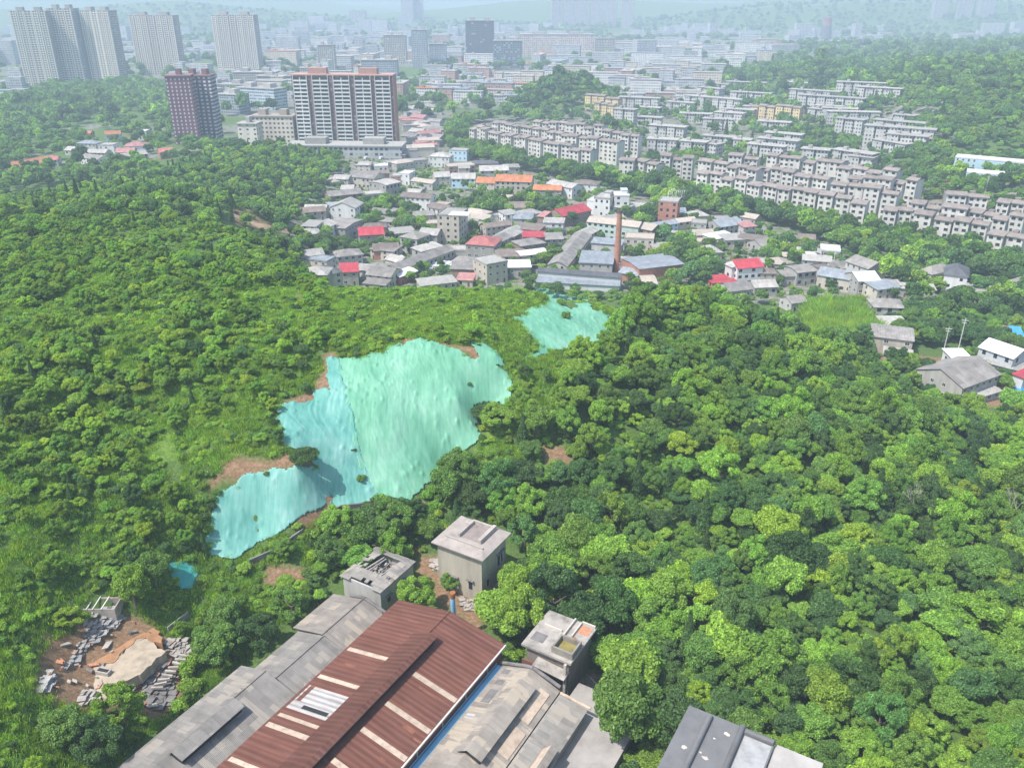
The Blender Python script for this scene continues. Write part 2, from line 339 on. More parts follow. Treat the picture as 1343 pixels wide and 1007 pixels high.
# the shared window: frame, pane and sill, 1 m wide, 1 m high, outside face towards -Y
_wb = MB(); _wb.box(-.5, .5, -.05, .06, -.5, .5, 0); _wb.box(-.42, .42, -.055, .0, -.42, .42, 1); _wb.box(-.03, .03, -.062, .0, -.42, .42, 0); _wb.box(-.56, .56, -.14, .02, -.56, -.5, 0)
WINME = _wb.mesh('window', [FRAME, GLASS])
_wb = MB(); _wb.box(-.5, .5, -.04, .06, -.5, .5, 1); WINDARK = _wb.mesh('window', [FRAME, GLASS])
_wb = MB(); _wb.box(-.5, .5, -.05, .06, 0, 1, 0); _wb.box(-.42, .42, -.06, .0, 0, .94, 1); DOORME = _wb.mesh('door', [FRAME, DOORM])
def put(me, name, parent, loc, rz=0, scale=(1, 1, 1)):
    o = bpy.data.objects.new(name, me); C.objects.link(o); o.parent = parent; o.location = loc; o.rotation_euler = (0, 0, rz); o.scale = scale; return o
FOOT = []     # building footprints for keeping trees off: (cx, cy, hw, hd, rot)
def claim(cx, cy, hw, hd, rot): FOOT.append((cx, cy, hw, hd, rot))
_FA = [None, 0]
def free1(x, y, m):
    if _FA[1] != len(FOOT): _FA[0] = np.array(FOOT); _FA[1] = len(FOOT)
    a = _FA[0]; dx = x-a[:, 0]; dy = y-a[:, 1]; c = np.cos(a[:, 4]); s = np.sin(a[:, 4])
    return not bool(np.any((np.abs(dx*c+dy*s) < a[:, 2]+m) & (np.abs(-dx*s+dy*c) < a[:, 3]+m)))
def free(x, y, m):
    x = np.asarray(x); y = np.asarray(y); ok = np.ones(x.shape, bool)
    for cx, cy, hw, hd, r in FOOT:
        dx = x-cx; dy = y-cy; c, s = math.cos(r), math.sin(r)
        ok &= ~((np.abs(dx*c+dy*s) < hw+m) & (np.abs(-dx*s+dy*c) < hd+m))
    return ok

# ---------------------------------------------------------------- ground
def axis_pts(lo, hi, fine_lo, fine_hi, step, grow):
    a = list(np.arange(fine_lo, fine_hi+1e-6, step)); s = step; x = a[-1]
    while x < hi: s *= grow; x += s; a.append(min(x, hi))
    s = step; x = a[0]; b = []
    while x > lo: s *= grow; x -= s; b.append(max(x, lo))
    return np.array(b[::-1]+a)
gx = axis_pts(-9000, 9000, -170, 190, 1.8, 1.045); gy = axis_pts(-150, 14000, 55, 340, 1.8, 1.035)
XX, YY = np.meshgrid(gx, gy); ZZ = H(XX, YY)
PX, PY, DD = proj(XX, YY, ZZ)
# areas of bare earth, paving and grass, as polygons in the picture laid on the ground
EARTH = [[(310,592),(350,600),(420,585),(435,600),(400,618),(330,628),(300,632),(275,650),(268,640)],[(415,458),(440,458),(445,475),(432,515),(405,530),(370,538),(364,528),(405,518),(425,480)],
  [(525,442),(560,446),(600,450),(640,460),(650,470),(560,458),(525,455)],[(700,585),(745,585),(748,605),(712,606)],[(380,385),(400,385),(395,400)],
  [(535,655),(560,655),(555,668)],[(345,740),(400,735),(400,765),(350,770)],[(605,470),(640,450),(632,486)],[(410,655),(480,630),(485,650),(410,690),(380,690)],
  crop(0,700,3.28,[(130,620),(190,470),(280,440),(400,330),(560,340),(640,380),(730,440),(800,470),(840,560),(860,640),(760,770),(640,800),(560,760),(330,760),(180,700)]),
  [(540,720),(580,735),(580,770),(625,770),(640,800),(625,830),(590,800),(545,770)],[(425,760),(450,760),(440,790),(420,780)],
  [(1150,440),(1165,480),(1150,490),(1140,470)],[(1195,465),(1250,470),(1240,490),(1195,485)],[(1225,515),(1343,500),(1343,530),(1260,540)],[(300,275),(325,275),(345,290),(375,295),(360,303),(310,292)],
  [(205,585),(225,560),(240,640),(225,640)],[(168,168),(180,168),(186,185),(170,185)],[(1228,235),(1250,232),(1255,255),(1235,262)],[(0,690),(15,700),(10,735),(0,735)]]
PAVED = [[(395,215),(520,190),(640,210),(860,250),(1000,290),(1160,330),(1200,350),(1343,370),(1343,400),(1290,405),(1230,385),(1205,470),(1140,470),(1100,400),(940,395),(860,385),(700,378),(400,378),(370,300)],
  [(525,150),(580,150),(590,210),(525,200)],crop(500,780,3.73,[(880,440),(960,310),(1140,400),(1130,470),(1040,500),(1020,860),(600,860)]),
  crop(420,650,4.477,[(600,350),(690,330),(700,440),(760,500),(900,560),(860,600),(740,560),(600,400)]),[(620,160),(860,180),(1250,225),(1343,240),(1343,330),(1160,300),(840,220),(620,180)],
  [(640,750),(690,740),(700,780),(660,790)],[(760,130),(1250,130),(1250,190),(1100,215),(830,205),(760,160)]]
GRASS = [[(0,620),(60,720),(70,800),(40,880),(110,1007),(0,1007)],[(420,375),(700,372),(700,400),(620,440),(430,440)],[(670,480),(740,470),(760,520),(700,580),(660,560)],[(60,330),(420,380),(420,450),(300,560),(180,640),(60,640),(0,560),(0,330)],
  [(640,560),(700,600),(680,650),(600,640)],[(0,380),(120,300),(240,330),(120,420),(0,440)],[(250,255),(300,250),(310,275),(250,275)],[(1055,395),(1130,400),(1150,440),(1080,460)]]
nz = fbm(XX/5, YY/5, 31); nz2 = fbm(XX/1.7, YY/1.7, 77)
jx = (nz-.47)*26+(nz2-.47)*10; jy = (fbm(XX/5, YY/5, 32)-.47)*22+(fbm(XX/1.7, YY/1.7, 78)-.47)*8
near = DD < 330
def area(polys, sel=None, j=1.0):
    r = np.zeros(XX.shape, bool)
    for p in polys: r |= inpoly(PX+jx*j, PY+jy*j, p)
    return r if sel is None else r & sel
eM = area(EARTH[:9], near, .7) | area(EARTH[9:11], near, .35) | area(EARTH[11:], DD > 230, .3); pM = (area(PAVED[:2]+PAVED[4:5]+PAVED[6:], DD > 320, .3) | area(PAVED[2:4]+PAVED[5:6], DD < 200, .1)); gM = area(GRASS, None, 1.0)
city = (YY > 640) & (YY < 4300) & (ZZ < 6) & (fbm(XX/90, YY/60, 51) > .46)
pM |= city
nv = XX.size; W_, H_ = XX.shape[1], XX.shape[0]
me = bpy.data.meshes.new('ground'); idx = np.arange(nv).reshape(H_, W_)
quads = np.stack([idx[:-1, :-1], idx[:-1, 1:], idx[1:, 1:], idx[1:, :-1]], -1).reshape(-1, 4)
me.vertices.add(nv); me.vertices.foreach_set('co', np.stack([XX, YY, ZZ], -1).ravel())
me.loops.add(quads.size); me.loops.foreach_set('vertex_index', quads.ravel().astype(np.int32))
me.polygons.add(len(quads)); me.polygons.foreach_set('loop_start', np.arange(0, quads.size, 4, dtype=np.int32)); me.polygons.foreach_set('loop_total', np.full(len(quads), 4, np.int32))
me.update(); me.polygons.foreach_set('use_smooth', [True]*len(quads))
ca = me.color_attributes.new('zone', 'FLOAT_COLOR', 'POINT')
ca.data.foreach_set('color', np.stack([eM, pM, gM, np.ones_like(eM)], -1).astype(float).ravel())
ground = bpy.data.objects.new('ground', me); C.objects.link(ground); tag(ground, kind='structure')
m, nt, b = nm('ground')
at = N(nt, 'ShaderNodeAttribute', attribute_name='zone'); sp_ = nt.nodes.new('ShaderNodeSeparateColor'); Lk(nt, at.outputs['Color'], sp_.inputs[0])
co = objco(nt)
n1 = N(nt, 'ShaderNodeTexNoise', i_Scale=.25, i_Detail=9.0, i_Roughness=.7); Lk(nt, co, n1.inputs['Vector'])
n2 = N(nt, 'ShaderNodeTexNoise', i_Scale=1.6, i_Detail=8.0, i_Roughness=.75); Lk(nt, co, n2.inputs['Vector'])
under = ramp(nt, n2.outputs[0], [(.3, (.04, .065, .02)), (.5, (.075, .13, .03)), (.7, (.12, .19, .045))])
grs = ramp(nt, n2.outputs[0], [(.28, (.05, .1, .015)), (.5, (.11, .19, .03)), (.72, (.2, .27, .06))])
ear = ramp(nt, n2.outputs[0], [(.25, (.09, .06, .03)), (.5, (.21, .13, .075)), (.75, (.36, .26, .17))])
pav = ramp(nt, n1.outputs[0], [(.3, (.05, .075, .03)), (.42, (.13, .125, .105)), (.55, (.2, .19, .17)), (.7, (.3, .285, .26))])
c = mixc(nt, sp_.outputs[2], under, grs)
c = mixc(nt, mth(nt, 'MULTIPLY', sp_.outputs[1], ramp(nt, n1.outputs[0], [(.42, (0, 0, 0)), (.5, (1, 1, 1))])), c, pav)
c = mixc(nt, sp_.outputs[0], c, ear)
Lk(nt, c, b.inputs['Base Color']); b.inputs['Roughness'].default_value = .95
bp = N(nt, 'ShaderNodeBump', i_Strength=.7, i_Distance=.25); Lk(nt, n2.outputs[0], bp.inputs['Height']); Lk(nt, bp.outputs[0], b.inputs['Normal'])
me.materials.append(m)

# ---------------------------------------------------------------- green erosion-control sheeting laid on the cut slope
def tarpmat(name, c0, c1, c2):
    m, nt, b = nm(name); co = objco(nt)
    n = N(nt, 'ShaderNodeTexNoise', i_Scale=.09, i_Detail=5.0, i_Roughness=.6); Lk(nt, co, n.inputs['Vector'])
    mp = N(nt, 'ShaderNodeMapping'); mp.inputs['Scale'].default_value = (1.6, .12, .12); mp.inputs['Rotation'].default_value = (0, 0, .45); Lk(nt, co, mp.inputs[0])
    n2 = N(nt, 'ShaderNodeTexNoise', i_Scale=1.0, i_Detail=6.0, i_Roughness=.7); Lk(nt, mp.outputs[0], n2.inputs['Vector'])
    s = mth(nt, 'ADD', mth(nt, 'MULTIPLY', n.outputs[0], .6), mth(nt, 'MULTIPLY', n2.outputs[0], .4))
    c = ramp(nt, s, [(.36, c0), (.5, c1), (.66, c2)])
    Lk(nt, c, b.inputs['Base Color']); b.inputs['Roughness'].default_value = .6; b.inputs['Specular IOR Level'].default_value = .3
    w = N(nt, 'ShaderNodeTexNoise', i_Scale=5.0, i_Detail=4.0); Lk(nt, co, w.inputs['Vector'])
    bp = N(nt, 'ShaderNodeBump', i_Strength=.5, i_Distance=.12); Lk(nt, mth(nt, 'ADD', n2.outputs[0], mth(nt, 'MULTIPLY', w.outputs[0], .3)), bp.inputs['Height']); Lk(nt, bp.outputs[0], b.inputs['Normal'])
    return m
MINT = tarpmat('mint_sheeting', (.09, .28, .175), (.135, .35, .235), (.24, .45, .34)); TURQ = tarpmat('turquoise_sheeting', (.065, .25, .21), (.12, .325, .28), (.24, .43, .39)); TEAL = tarpmat('teal_sheeting', (.03, .22, .2), (.05, .28, .25), (.09, .34, .3))
cr = lambda pts: crop(200, 420, 2.583, pts)
T_MAIN = cr([(620,130),(700,122),(780,112),(790,85),(850,80),(905,66),(970,78),(1030,98),(1060,118),(1090,138),(1108,130),(1080,72),(1130,88),(1190,128),(1198,152),(1160,160),(1200,172),(1215,205),(1210,290),(1165,285),(1090,290),(1100,360),(1120,385),(1100,420),(1000,470),(960,530),(900,580),(880,612),(800,610),(765,592),(735,540),(705,500),(668,330),(640,220)])
T_BLUE = cr([(590,130),(632,128),(652,220),(682,330),(718,500),(748,540),(775,592),(740,632),(690,640),(640,650),(600,640),(590,590),(560,500),(520,480),(490,445),(455,440),(440,380),(420,345),(430,292),(480,283),(500,290),(550,272),(548,240),(600,238)])
T_LOW = cr([(572,498),(602,590),(612,625),(540,650),(490,682),(430,722),(350,765),(290,805),(205,805),(178,765),(195,690),(215,600),(240,575),(285,560),(305,528),(380,512),(470,500)])
T_UP = crop(600, 350, 3.73, [(360,108),(440,115),(540,145),(640,175),(660,190),(700,222),(745,240),(715,290),(740,305),(760,330),(720,360),(620,378),(520,410),(440,418),(390,455),(340,445),(410,395),(365,350),(335,300),(262,250),(340,232),(345,205),(400,195),(445,170),(430,142)])
T_SM = crop(0, 700, 3.28, [(725,130),(800,110),(860,172),(825,235),(770,245),(738,190)])
HOLES = [crop(600,350,3.73,[(490,160),(540,165),(590,190),(560,205),(500,180)]), crop(600,350,3.73,[(640,175),(735,200),(700,222),(660,205)])]
def tarp(poly, mat, label, seed, step=.22, amp=1.0, holes=()):
    P = np.array([G(x, y)[:2] for x, y in poly]); x0, y0 = P.min(0)-3; x1, y1 = P.max(0)+3
    xs = np.arange(x0, x1, step); ys = np.arange(y0, y1, step); X, Y = np.meshgrid(xs, ys); Z = H(X, Y)
    def inside(X, Y, Z):
        px, py, _ = proj(X, Y, Z)
        wx = (fbm(X/1.8, Y/1.8, seed)-.47)*11; wy = (fbm(X/1.8, Y/1.8, seed+5)-.47)*11
        r = inpoly(px+wx, py+wy, poly)
        for h in holes: r &= ~inpoly(px+wx, py+wy, h)
        return r
    wv_ = (fbm(X/11, Y/11, seed+71)-.47)*9; u = X*.88+Y*.47+wv_; v = -X*.47+Y*.88
    folds = (1-np.abs(2*vnoise(u/1.15, v/13+fbm(u/9, v/9, seed)*1.5, seed+1)-1))**3*.06+(1-np.abs(2*vnoise(u/4.5, v/16, seed+2)-1))**9*.18*vnoise(X/9, Y/9, seed+4)+(1-np.abs(2*vnoise(u/.6, v/7, seed+8)-1))**4*.1
    sm = fbm(X/1.6, Y/1.6, seed+3)*.2
    bump = np.zeros_like(X); rr = np.random.default_rng(seed); n = int((x1-x0)*(y1-y0)/8)
    for i in range(n):
        bx, by = rr.uniform(x0, x1), rr.uniform(y0, y1); s = rr.uniform(.18, .5); bump += rr.uniform(.1, .42)*np.exp(-(((X-bx)/s)**2+((Y-by)/(s*1.3))**2))
    ZT = Z+.12+(folds+sm+np.minimum(bump, .9))*amp
    q = inside((X[:-1, :-1]+X[1:, 1:])/2, (Y[:-1, :-1]+Y[1:, 1:])/2, (Z[:-1, :-1]+Z[1:, 1:])/2)
    idx = np.arange(X.size).reshape(X.shape); F = np.stack([idx[:-1, :-1], idx[:-1, 1:], idx[1:, 1:], idx[1:, :-1]], -1)[q]
    used, inv = np.unique(F, return_inverse=True); V = np.stack([X.ravel(), Y.ravel(), ZT.ravel()], -1)[used]
    F = inv.reshape(-1, 4)
    me = bpy.data.meshes.new('slope_sheeting'); me.from_pydata(V.tolist(), [], F.tolist()); me.polygons.foreach_set('use_smooth', [True]*len(F)); me.materials.append(mat)
    o = bpy.data.objects.new('slope_sheeting', me); C.objects.link(o); md = o.modifiers.new('thickness', 'SOLIDIFY'); md.thickness = .05
    tag(o, label, 'sheeting', 'erosion sheets pinned over the cut slope'); return o
tarp(T_MAIN, MINT, 'largest wrinkled mint green sheet covering the steep slope above the ruined houses', 11)
tarp(T_BLUE, TURQ, 'turquoise blue strip of sheeting along the left edge of the big mint sheet', 23)
tarp(T_LOW, TURQ, 'pale turquoise sheet running down to the lower left corner of the cut slope', 37)
tarp(T_UP, MINT, 'pale mint sheet on the ridge top below the tall brick chimney', 41, amp=.7, holes=HOLES)
tarp(T_SM, TEAL, 'smallest sheet, a teal scrap lying alone among trees at lower left', 53, amp=.6)
def ribbon(name, pts, w, col, lift=.12, vil=True):
    W = [(GV if vil else G)(x, y)[:2] for x, y in pts]; P = []
    for a, b_ in zip(W[:-1], W[1:]):
        n = max(2, int(math.hypot(b_[0]-a[0], b_[1]-a[1])/2.5))
        for i in range(n): P.append((a[0]+(b_[0]-a[0])*i/n, a[1]+(b_[1]-a[1])*i/n))
    P.append(W[-1]); V = []; F = []
    for i, p in enumerate(P):
        q0, q1 = P[max(0, i-1)], P[min(len(P)-1, i+1)]; dx, dy = q1[0]-q0[0], q1[1]-q0[1]; l = math.hypot(dx, dy); nx, ny = -dy/l*w/2, dx/l*w/2
        for sg in (-1, -.33, .33, 1): x, y = p[0]+nx*sg, p[1]+ny*sg; V.append((x, y, Hs(x, y)+lift+(.15 if abs(sg) < .5 else 0)))
        claim(p[0], p[1], w/2, w/2, 0)
    for i in range(len(P)-1):
        for j in range(3): a = i*4+j; F.append((a, a+1, a+5, a+4))
    me = bpy.data.meshes.new(name); me.from_pydata(V, [], F); me.materials.append(plain(name+'_surface', col, .2, .4)); me.update()
    o = bpy.data.objects.new(name, me); C.objects.link(o); return tag(o, kind='structure')
ribbon('path', [(652,372),(650,356),(643,340),(652,328),(676,318),(700,312)], 4.5, (.34, .31, .27))
ribbon('road', [(0,262),(60,252),(110,247),(150,238),(205,229),(260,222)], 8, (.3, .3, .29))
ribbon('road', [(1130,330),(1170,352),(1215,372),(1290,372),(1343,388)], 7, (.28, .275, .265))
ribbon('dirt_road', [(300,280),(320,288),(340,297),(372,303),(400,306)], 5, (.4, .28, .18), vil=False)
TARPS = [T_MAIN, T_BLUE, T_LOW, T_UP, T_SM]

# ---------------------------------------------------------------- foreground works and ruined houses (their own grid, 30.5 degrees off)
FR = R(-30.5); fc, fs = math.cos(FR), math.sin(FR)
def FW(lx, ly): return (lx*fc-ly*fs, lx*fs+ly*fc)
def fthing(name, label, cat, x0, x1, y0, y1, z=20.0, group=None):
    cx, cy = FW((x0+x1)/2, (y0+y1)/2); claim(cx, cy, (x1-x0)/2, (y1-y0)/2, FR)
    return thing(name, label, cat, (cx, cy, z), FR, group), (x0+x1)/2, (y0+y1)/2
BRN = sheet('red_brown_steel_sheet', (.122, .049, .034), axis='Y', pitch=.9, var=.15, depth=.035, psize=(.9, 30), stain=(.22, .11, .09), stainf=.35, rough=.6)
CEM = sheet('grey_fibre_cement_sheet', (.25, .235, .215), axis='Y', pitch=.18, var=.3, patch=(.32, .29, .25), depth=.03, psize=(1.0, 1.9))
CEM2 = sheet('brown_patched_cement_sheet', (.28, .25, .22), axis='Y', pitch=.18, var=.3, patch=(.36, .31, .25), depth=.03, psize=(1.0, 1.9))
STRIP = plain('cream_translucent_sheet', (.43, .34, .265), .35, 1.2); WHT = sheet('white_sheet', (.42, .41, .4), axis='Y', pitch=.9, depth=.1, psize=(.9, 30), stain=(.25, .13, .09), stainf=.6)
CONC = plain('weathered_concrete', (.34, .31, .28), .45, .6, streak=False, bump=.02); CONCD = plain('dark_concrete', (.16, .15, .145), .45, .7); CONCW = plain('stained_wall', (.36, .325, .265), .4, .35, streak=True)
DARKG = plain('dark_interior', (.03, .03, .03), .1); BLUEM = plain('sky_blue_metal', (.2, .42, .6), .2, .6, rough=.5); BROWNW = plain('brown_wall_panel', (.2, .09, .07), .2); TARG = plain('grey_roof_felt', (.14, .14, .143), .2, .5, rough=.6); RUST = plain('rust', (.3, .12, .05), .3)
def gable_shed(name, label, x0, x1, y0, y1, xr, ze0, ze1, zr, roof, wall, zb=20.0, cat='factory shed', ov=.35):
    t, mx, my = fthing(name, label, cat, x0, x1, y0, y1, zb)
    f = lambda x, y, z: (x-mx, y-my, z-zb)
    wl = MB(); i = .4
    for (a, b_, c, d) in ((x0+i, x1-i, y1-i-.25, y1-i), (x0+i, x1-i, y0+i, y0+i+.25)):
        pts = [f(a, c, zb-1.5), f(b_, c, zb-1.5), f(b_, c, ze1-.25), f(xr, c, zr-.28), f(a, c, ze0-.25)]
        p2 = [(p[0], p[1]+.25, p[2]) for p in pts]
        wl.face(pts); wl.face(p2[::-1])
        for k in range(5): wl.quad(pts[(k+1) % 5], pts[k], p2[k], p2[(k+1) % 5])
    wl.box(x0+i-mx, x0+i+.25-mx, y0+i+.26-my, y1-i-.26-my, -1.5, ze0-zb-.25); wl.box(x1-i-.25-mx, x1-i-mx, y0+i+.26-my, y1-i-.26-my, -1.5, ze1-zb-.25)
    wl.build('wall', wall, t)
    rf = MB()
    rf.slab(f(x0, y0, ze0), f(xr, y0, zr), f(xr, y1, zr), f(x0, y1, ze0), .12); rf.slab(f(xr+.003, y0, zr), f(x1, y0, ze1), f(x1, y1, ze1), f(xr+.003, y1, zr), .12)
    ro = rf.build('roof', roof, t)
    return t, f, ro
# --- long red-brown steel hall
t, f, ro = gable_shed('factory_hall', 'long hall with red-brown corrugated steel roof, cream strips and raised ridge vent', -73.2, -52.4, 32, 86.8, -62.6, 28, 28, 30.1, BRN, BROWNW)
def on_roof(x, dz=0): return (28+(30.1-28)*((x+73.2)/10.6) if x < -62.6 else 28+(30.1-28)*((-52.4-x)/10.2))+dz
RUSTY = plain('rust_stain', (.19, .08, .05), .4, .8)
def strip(x0, x1, y0, y1, mat, name='roof_strip', dz=.02, th=.1):
    s = MB(); s.slab(f(x0, y0, on_roof(x0, dz)), f(x1, y0, on_roof(x1, dz)), f(x1, y1, on_roof(x1, dz)), f(x0, y1, on_roof(x0, dz)), th); return s.build(name, mat, t)
for y in (73.2, 66.6, 56.1, 49.4, 42.8): strip(-72.75, -64.3, y, y+random.uniform(.7, .9), STRIP)
for y in (72.9, 66.4, 61.1, 55.2, 48.9, 42.5): strip(-59.9, -52.5, y, y+.85, STRIP)
strip(-72.6, -64.3, 60.0, 64.9, WHT, 'roof_patch', .015); strip(-70.3, -65.5, 60.6, 61.3, DARKG, 'roof_hole', .03, .05); strip(-72.3, -71.5, 61.7, 64.9, BRN, 'rusty_sheet', .03, .04)
strip(-72.6, -64.4, 58.3, 58.9, STRIP)
for k in range(14):
    xa, ya = random.choice([(-72.6, -65.2), (-59.8, -53)]), random.uniform(36, 85); x_a = random.uniform(*xa); strip(x_a, min(xa[1]+.6, x_a+random.uniform(.6, 3.2)), ya, ya+random.uniform(.25, .8), RUSTY, 'rust_patch', .012, .05)
rm = MB(); Y0, Y1 = 33, 80.2
rm.slab(f(-64.9, Y0, 29.85), f(-61.2, Y0, 31.35), f(-61.2, Y1, 31.35), f(-64.9, Y1, 29.85), .1, 0)
rm.slab(f(-61.19, Y0, 31.35), f(-60.3, Y0, 31.1), f(-60.3, Y1, 31.1), f(-61.19, Y1, 31.35), .1, 0)
rm.box(-60.9+62.8, -60.8+62.8, Y0-59.4, Y1-59.4-.3, 9.6, 11.0, 1)
mo = rm.build('ridge_vent', [BRN, DARKG], t)
s = MB(); s.tube(f(-62.6, 80.3, 30.15), f(-62.6, 86.8, 30.15), .09); s.build('ridge_cap', BRN, t)
g_ = MB(); g_.box(*[v for v in (-52.4+62.8, -52.15+62.8, 32-59.4, 86.8-59.4, 7.7, 7.95)]); g_.build('gutter', plain('light_gutter', (.5, .47, .43), .2), t)
for y in (82, 76, 70, 64, 58, 52, 46):
    p = MB(); p.box(-52.75+62.8, -52.6+62.8, y-59.4, y-59.4+.15, 3.5, 7.8); p.build('post', STRIP, t)
# --- grey halls
t, f, ro = gable_shed('factory_shed', 'nearest grey cement-sheet shed at bottom left with a narrow raised roof vent', -86.4, -73.9, 34, 64.2, -81.0, 25.8, 25.3, 27.3, CEM, CONC)
v = MB(); v.slab(f(-80.9, 46.3, 27.6), f(-79.9, 46.3, 28.5), f(-79.9, 57.3, 28.5), f(-80.9, 57.3, 27.6), .1); v.slab(f(-79.895, 46.3, 28.5), f(-77.9, 46.3, 28.0), f(-77.9, 57.3, 28.0), f(-79.895, 57.3, 28.5), .1)
v.box(-80.6+80.15, -78.4+80.15, 46.6-49.1, 57-49.1, 6.9, 7.75, 1); v.build('roof_vent', [CEM, DARKG], t)
s = MB(); s.tube(f(-81, 57.4, 27.35), f(-81, 64.2, 27.35), .12); s.build('ridge_cap', CEM2, t)
t, f, ro = gable_shed('factory_shed', 'narrow grey patched shed stepping back along the left eave of the brown hall', -84.9, -74.2, 64.5, 75, -79.2, 25.0, 25.0, 26.6, CEM, CONC)
s = MB(); s.tube(f(-79.2, 64.5, 26.65), f(-79.2, 75, 26.65), .12); s.build('ridge_cap', CEM2, t)
t, f, ro = gable_shed('factory_shed', 'grey shed end with curved parapet below the collapsed-roof house', -86.3, -75.0, 75.2, 85.2, -79.6, 25.0, 25.0, 26.6, CEM2, CONC)
s = MB(); s.tube(f(-79.6, 75.2, 26.65), f(-79.6, 85.2, 26.65), .12); s.build('ridge_cap', CEM2, t)
s = MB(); pr = None
for k in range(9):
    x = -82.5+k*1.1; z = 26.9-abs(x+79.6)*.28; p = f(x, 85.35, z)
    if pr: s.tube(pr, p, .3, .3, 8)
    pr = p
s.build('parapet', CONCD, t)
t, f, ro = gable_shed('factory_shed', 'beige patched shed right of the brown hall with a long raised ridge ventilator', -52.0, -41.6, 34, 84.8, -46.6, 25.6, 25.5, 27.4, CEM2, CONC)
v = MB(); v.slab(f(-47.9, 66.5, 27.4), f(-46.2, 66.5, 28.5), f(-46.2, 81.6, 28.5), f(-47.9, 81.6, 27.4), .1); v.slab(f(-46.195, 66.5, 28.5), f(-43.9, 66.5, 27.7), f(-43.9, 81.6, 27.7), f(-46.195, 81.6, 28.5), .1)
v.box(-47.4+46.8, -44.4+46.8, 66.8-59.4, 81.3-59.4, 6.5, 7.6, 1); v.build('roof_vent', [CEM2, DARKG], t)
for (a, b_, y0, y1, mt) in ((-50.9, -49.6, 83, 84, CONCD), (-50.6, -49.2, 80.6, 81.6, CONCD), (-50.5, -49, 76.5, 79.4, CONCD), (-51, -49.6, 73.0, 73.9, WHT), (-44, -42.4, 76.5, 83, STRIP), (-43.6, -41.9, 70, 75, STRIP)):
    s = MB(); zz = lambda x: 25.6+(1.8*(x+52)/5.4 if x < -46.6 else 1.9*(-41.6-x)/5.0)+.03; s.slab(f(a, y0, zz(a)), f(b_, y0, zz(b_)), f(b_, y1, zz(b_)), f(a, y1, zz(a)), .05); s.build('roof_patch', mt, t)
s = MB(); pr = None
for k in range(10):
    x = -52.1+k*1.16; z = 27.75-abs(x+46.6)*.33; p = f(x, 84.95, z)
    if pr: s.tube(pr, p, .28, .28, 8)
    pr = p
s.build('parapet', CONCD, t)
t, f, ro = gable_shed('factory_shed', 'low grey shed at the right end of the works beside the concrete yard', -41.45, -36.8, 34, 84.3, -41.1, 25.4, 24.6, 25.4, CEM, CONC)
v = MB(); v.slab(f(-38.9, 60, 25.2), f(-37.6, 60, 26.6), f(-37.6, 74.5, 26.6), f(-38.9, 74.5, 25.2), .1, 1); v.slab(f(-37.595, 60, 26.6), f(-36.6, 60, 26.1), f(-36.6, 74.5, 26.1), f(-37.595, 74.5, 26.6), .1, 0); v.build('skylight', [CEM2, STRIP], t)
s = MB(); s.tube(f(-41.4, 84.5, 25.5), f(-36.4, 84.5, 25.0), .24); s.build('parapet', STRIP, t)
o = MB(); o.box(-.3, .5, -25.5, 25.5, 5.66, 5.8, 0); o.box(-.55, -.49, -25.5, 25.5, 5.5, 6.0, 0)
cx, cy = FW(-52.0, 59); tag(o.build('blue_gutter', BLUEM, None, (cx, cy, 20), FR), 'long sky blue gutter channel in the gap between brown hall and beige shed', 'gutter')
# yard slab to the right
o = MB(); o.box(-5.6, 5.6, -30, 26, -1.2, .12); cx, cy = FW(-35.6, 64.5); y_ = o.build('yard', plain('yard_concrete', (.3, .28, .265), .3, .3), None, (cx, cy, 22.4), FR); tag(y_, kind='structure'); claim(cx, cy, 3.2, 27, FR)
o = MB(); o.tube((0, 0, 0), (4.6, -3, .3), .12); o.tube((3.2, -2.6, 0), (6.6, -4.5, .2), .1); cx, cy = FW(-40.2, 92.4); tag(o.build('fallen_pole', DARKG, None, (cx, cy, 22.65), FR), 'dark broken pole lying across the concrete yard by the tank-roofed house', 'pole')
# --- blue chimney
cx, cy = FW(-65.2, 91.2); t = thing('blue_flue', 'short sky blue flue pipe with rusty cap behind the brown roof', 'flue', (cx, cy, 21))
o = MB(); o.tube((0, 0, -1), (0, 0, 7.6), .42, .42, 16); o.build('pipe', BLUEM, t); o = MB(); o.tube((0, 0, 7.6), (0, 0, 8.3), .43, .4, 16); o.tube((0, 0, 8.3), (0, 0, 8.75), .52, .5, 16); o.build('cap', RUST, t)
o = MB(); o.tube((-.4, 0, 4), (-1.9, -.4, 5.6), .06); o.tube((-.4, 0, 5), (-1.6, -.2, 2), .06); o.build('strut', RUST, t)
# --- helper for windows in the foreground houses
def fwin(t, x, y, z, w, h, side):
    rz = {'f': 0, 'r': math.pi/2, 'l': -math.pi/2, 'b': math.pi}[side]
    e = bpy.data.objects.new('window', None)
    o = MB(); o.box(-w/2-.12, w/2+.12, -.06, .06, -h/2-.1, h/2+.1); e = o.build('window', plain('pale_surround', (.55, .52, .46), .2), t, (x, y, z), rz)
    o = MB(); o.box(-w/2, w/2, -.075, .0, -h/2, h/2); o.build('pane', DARKG, e)
    o = MB(); o.box(-w/2-.3, w/2+.3, -.5, .05, h/2+.14, h/2+.26); o.build('hood', CONCD, e)
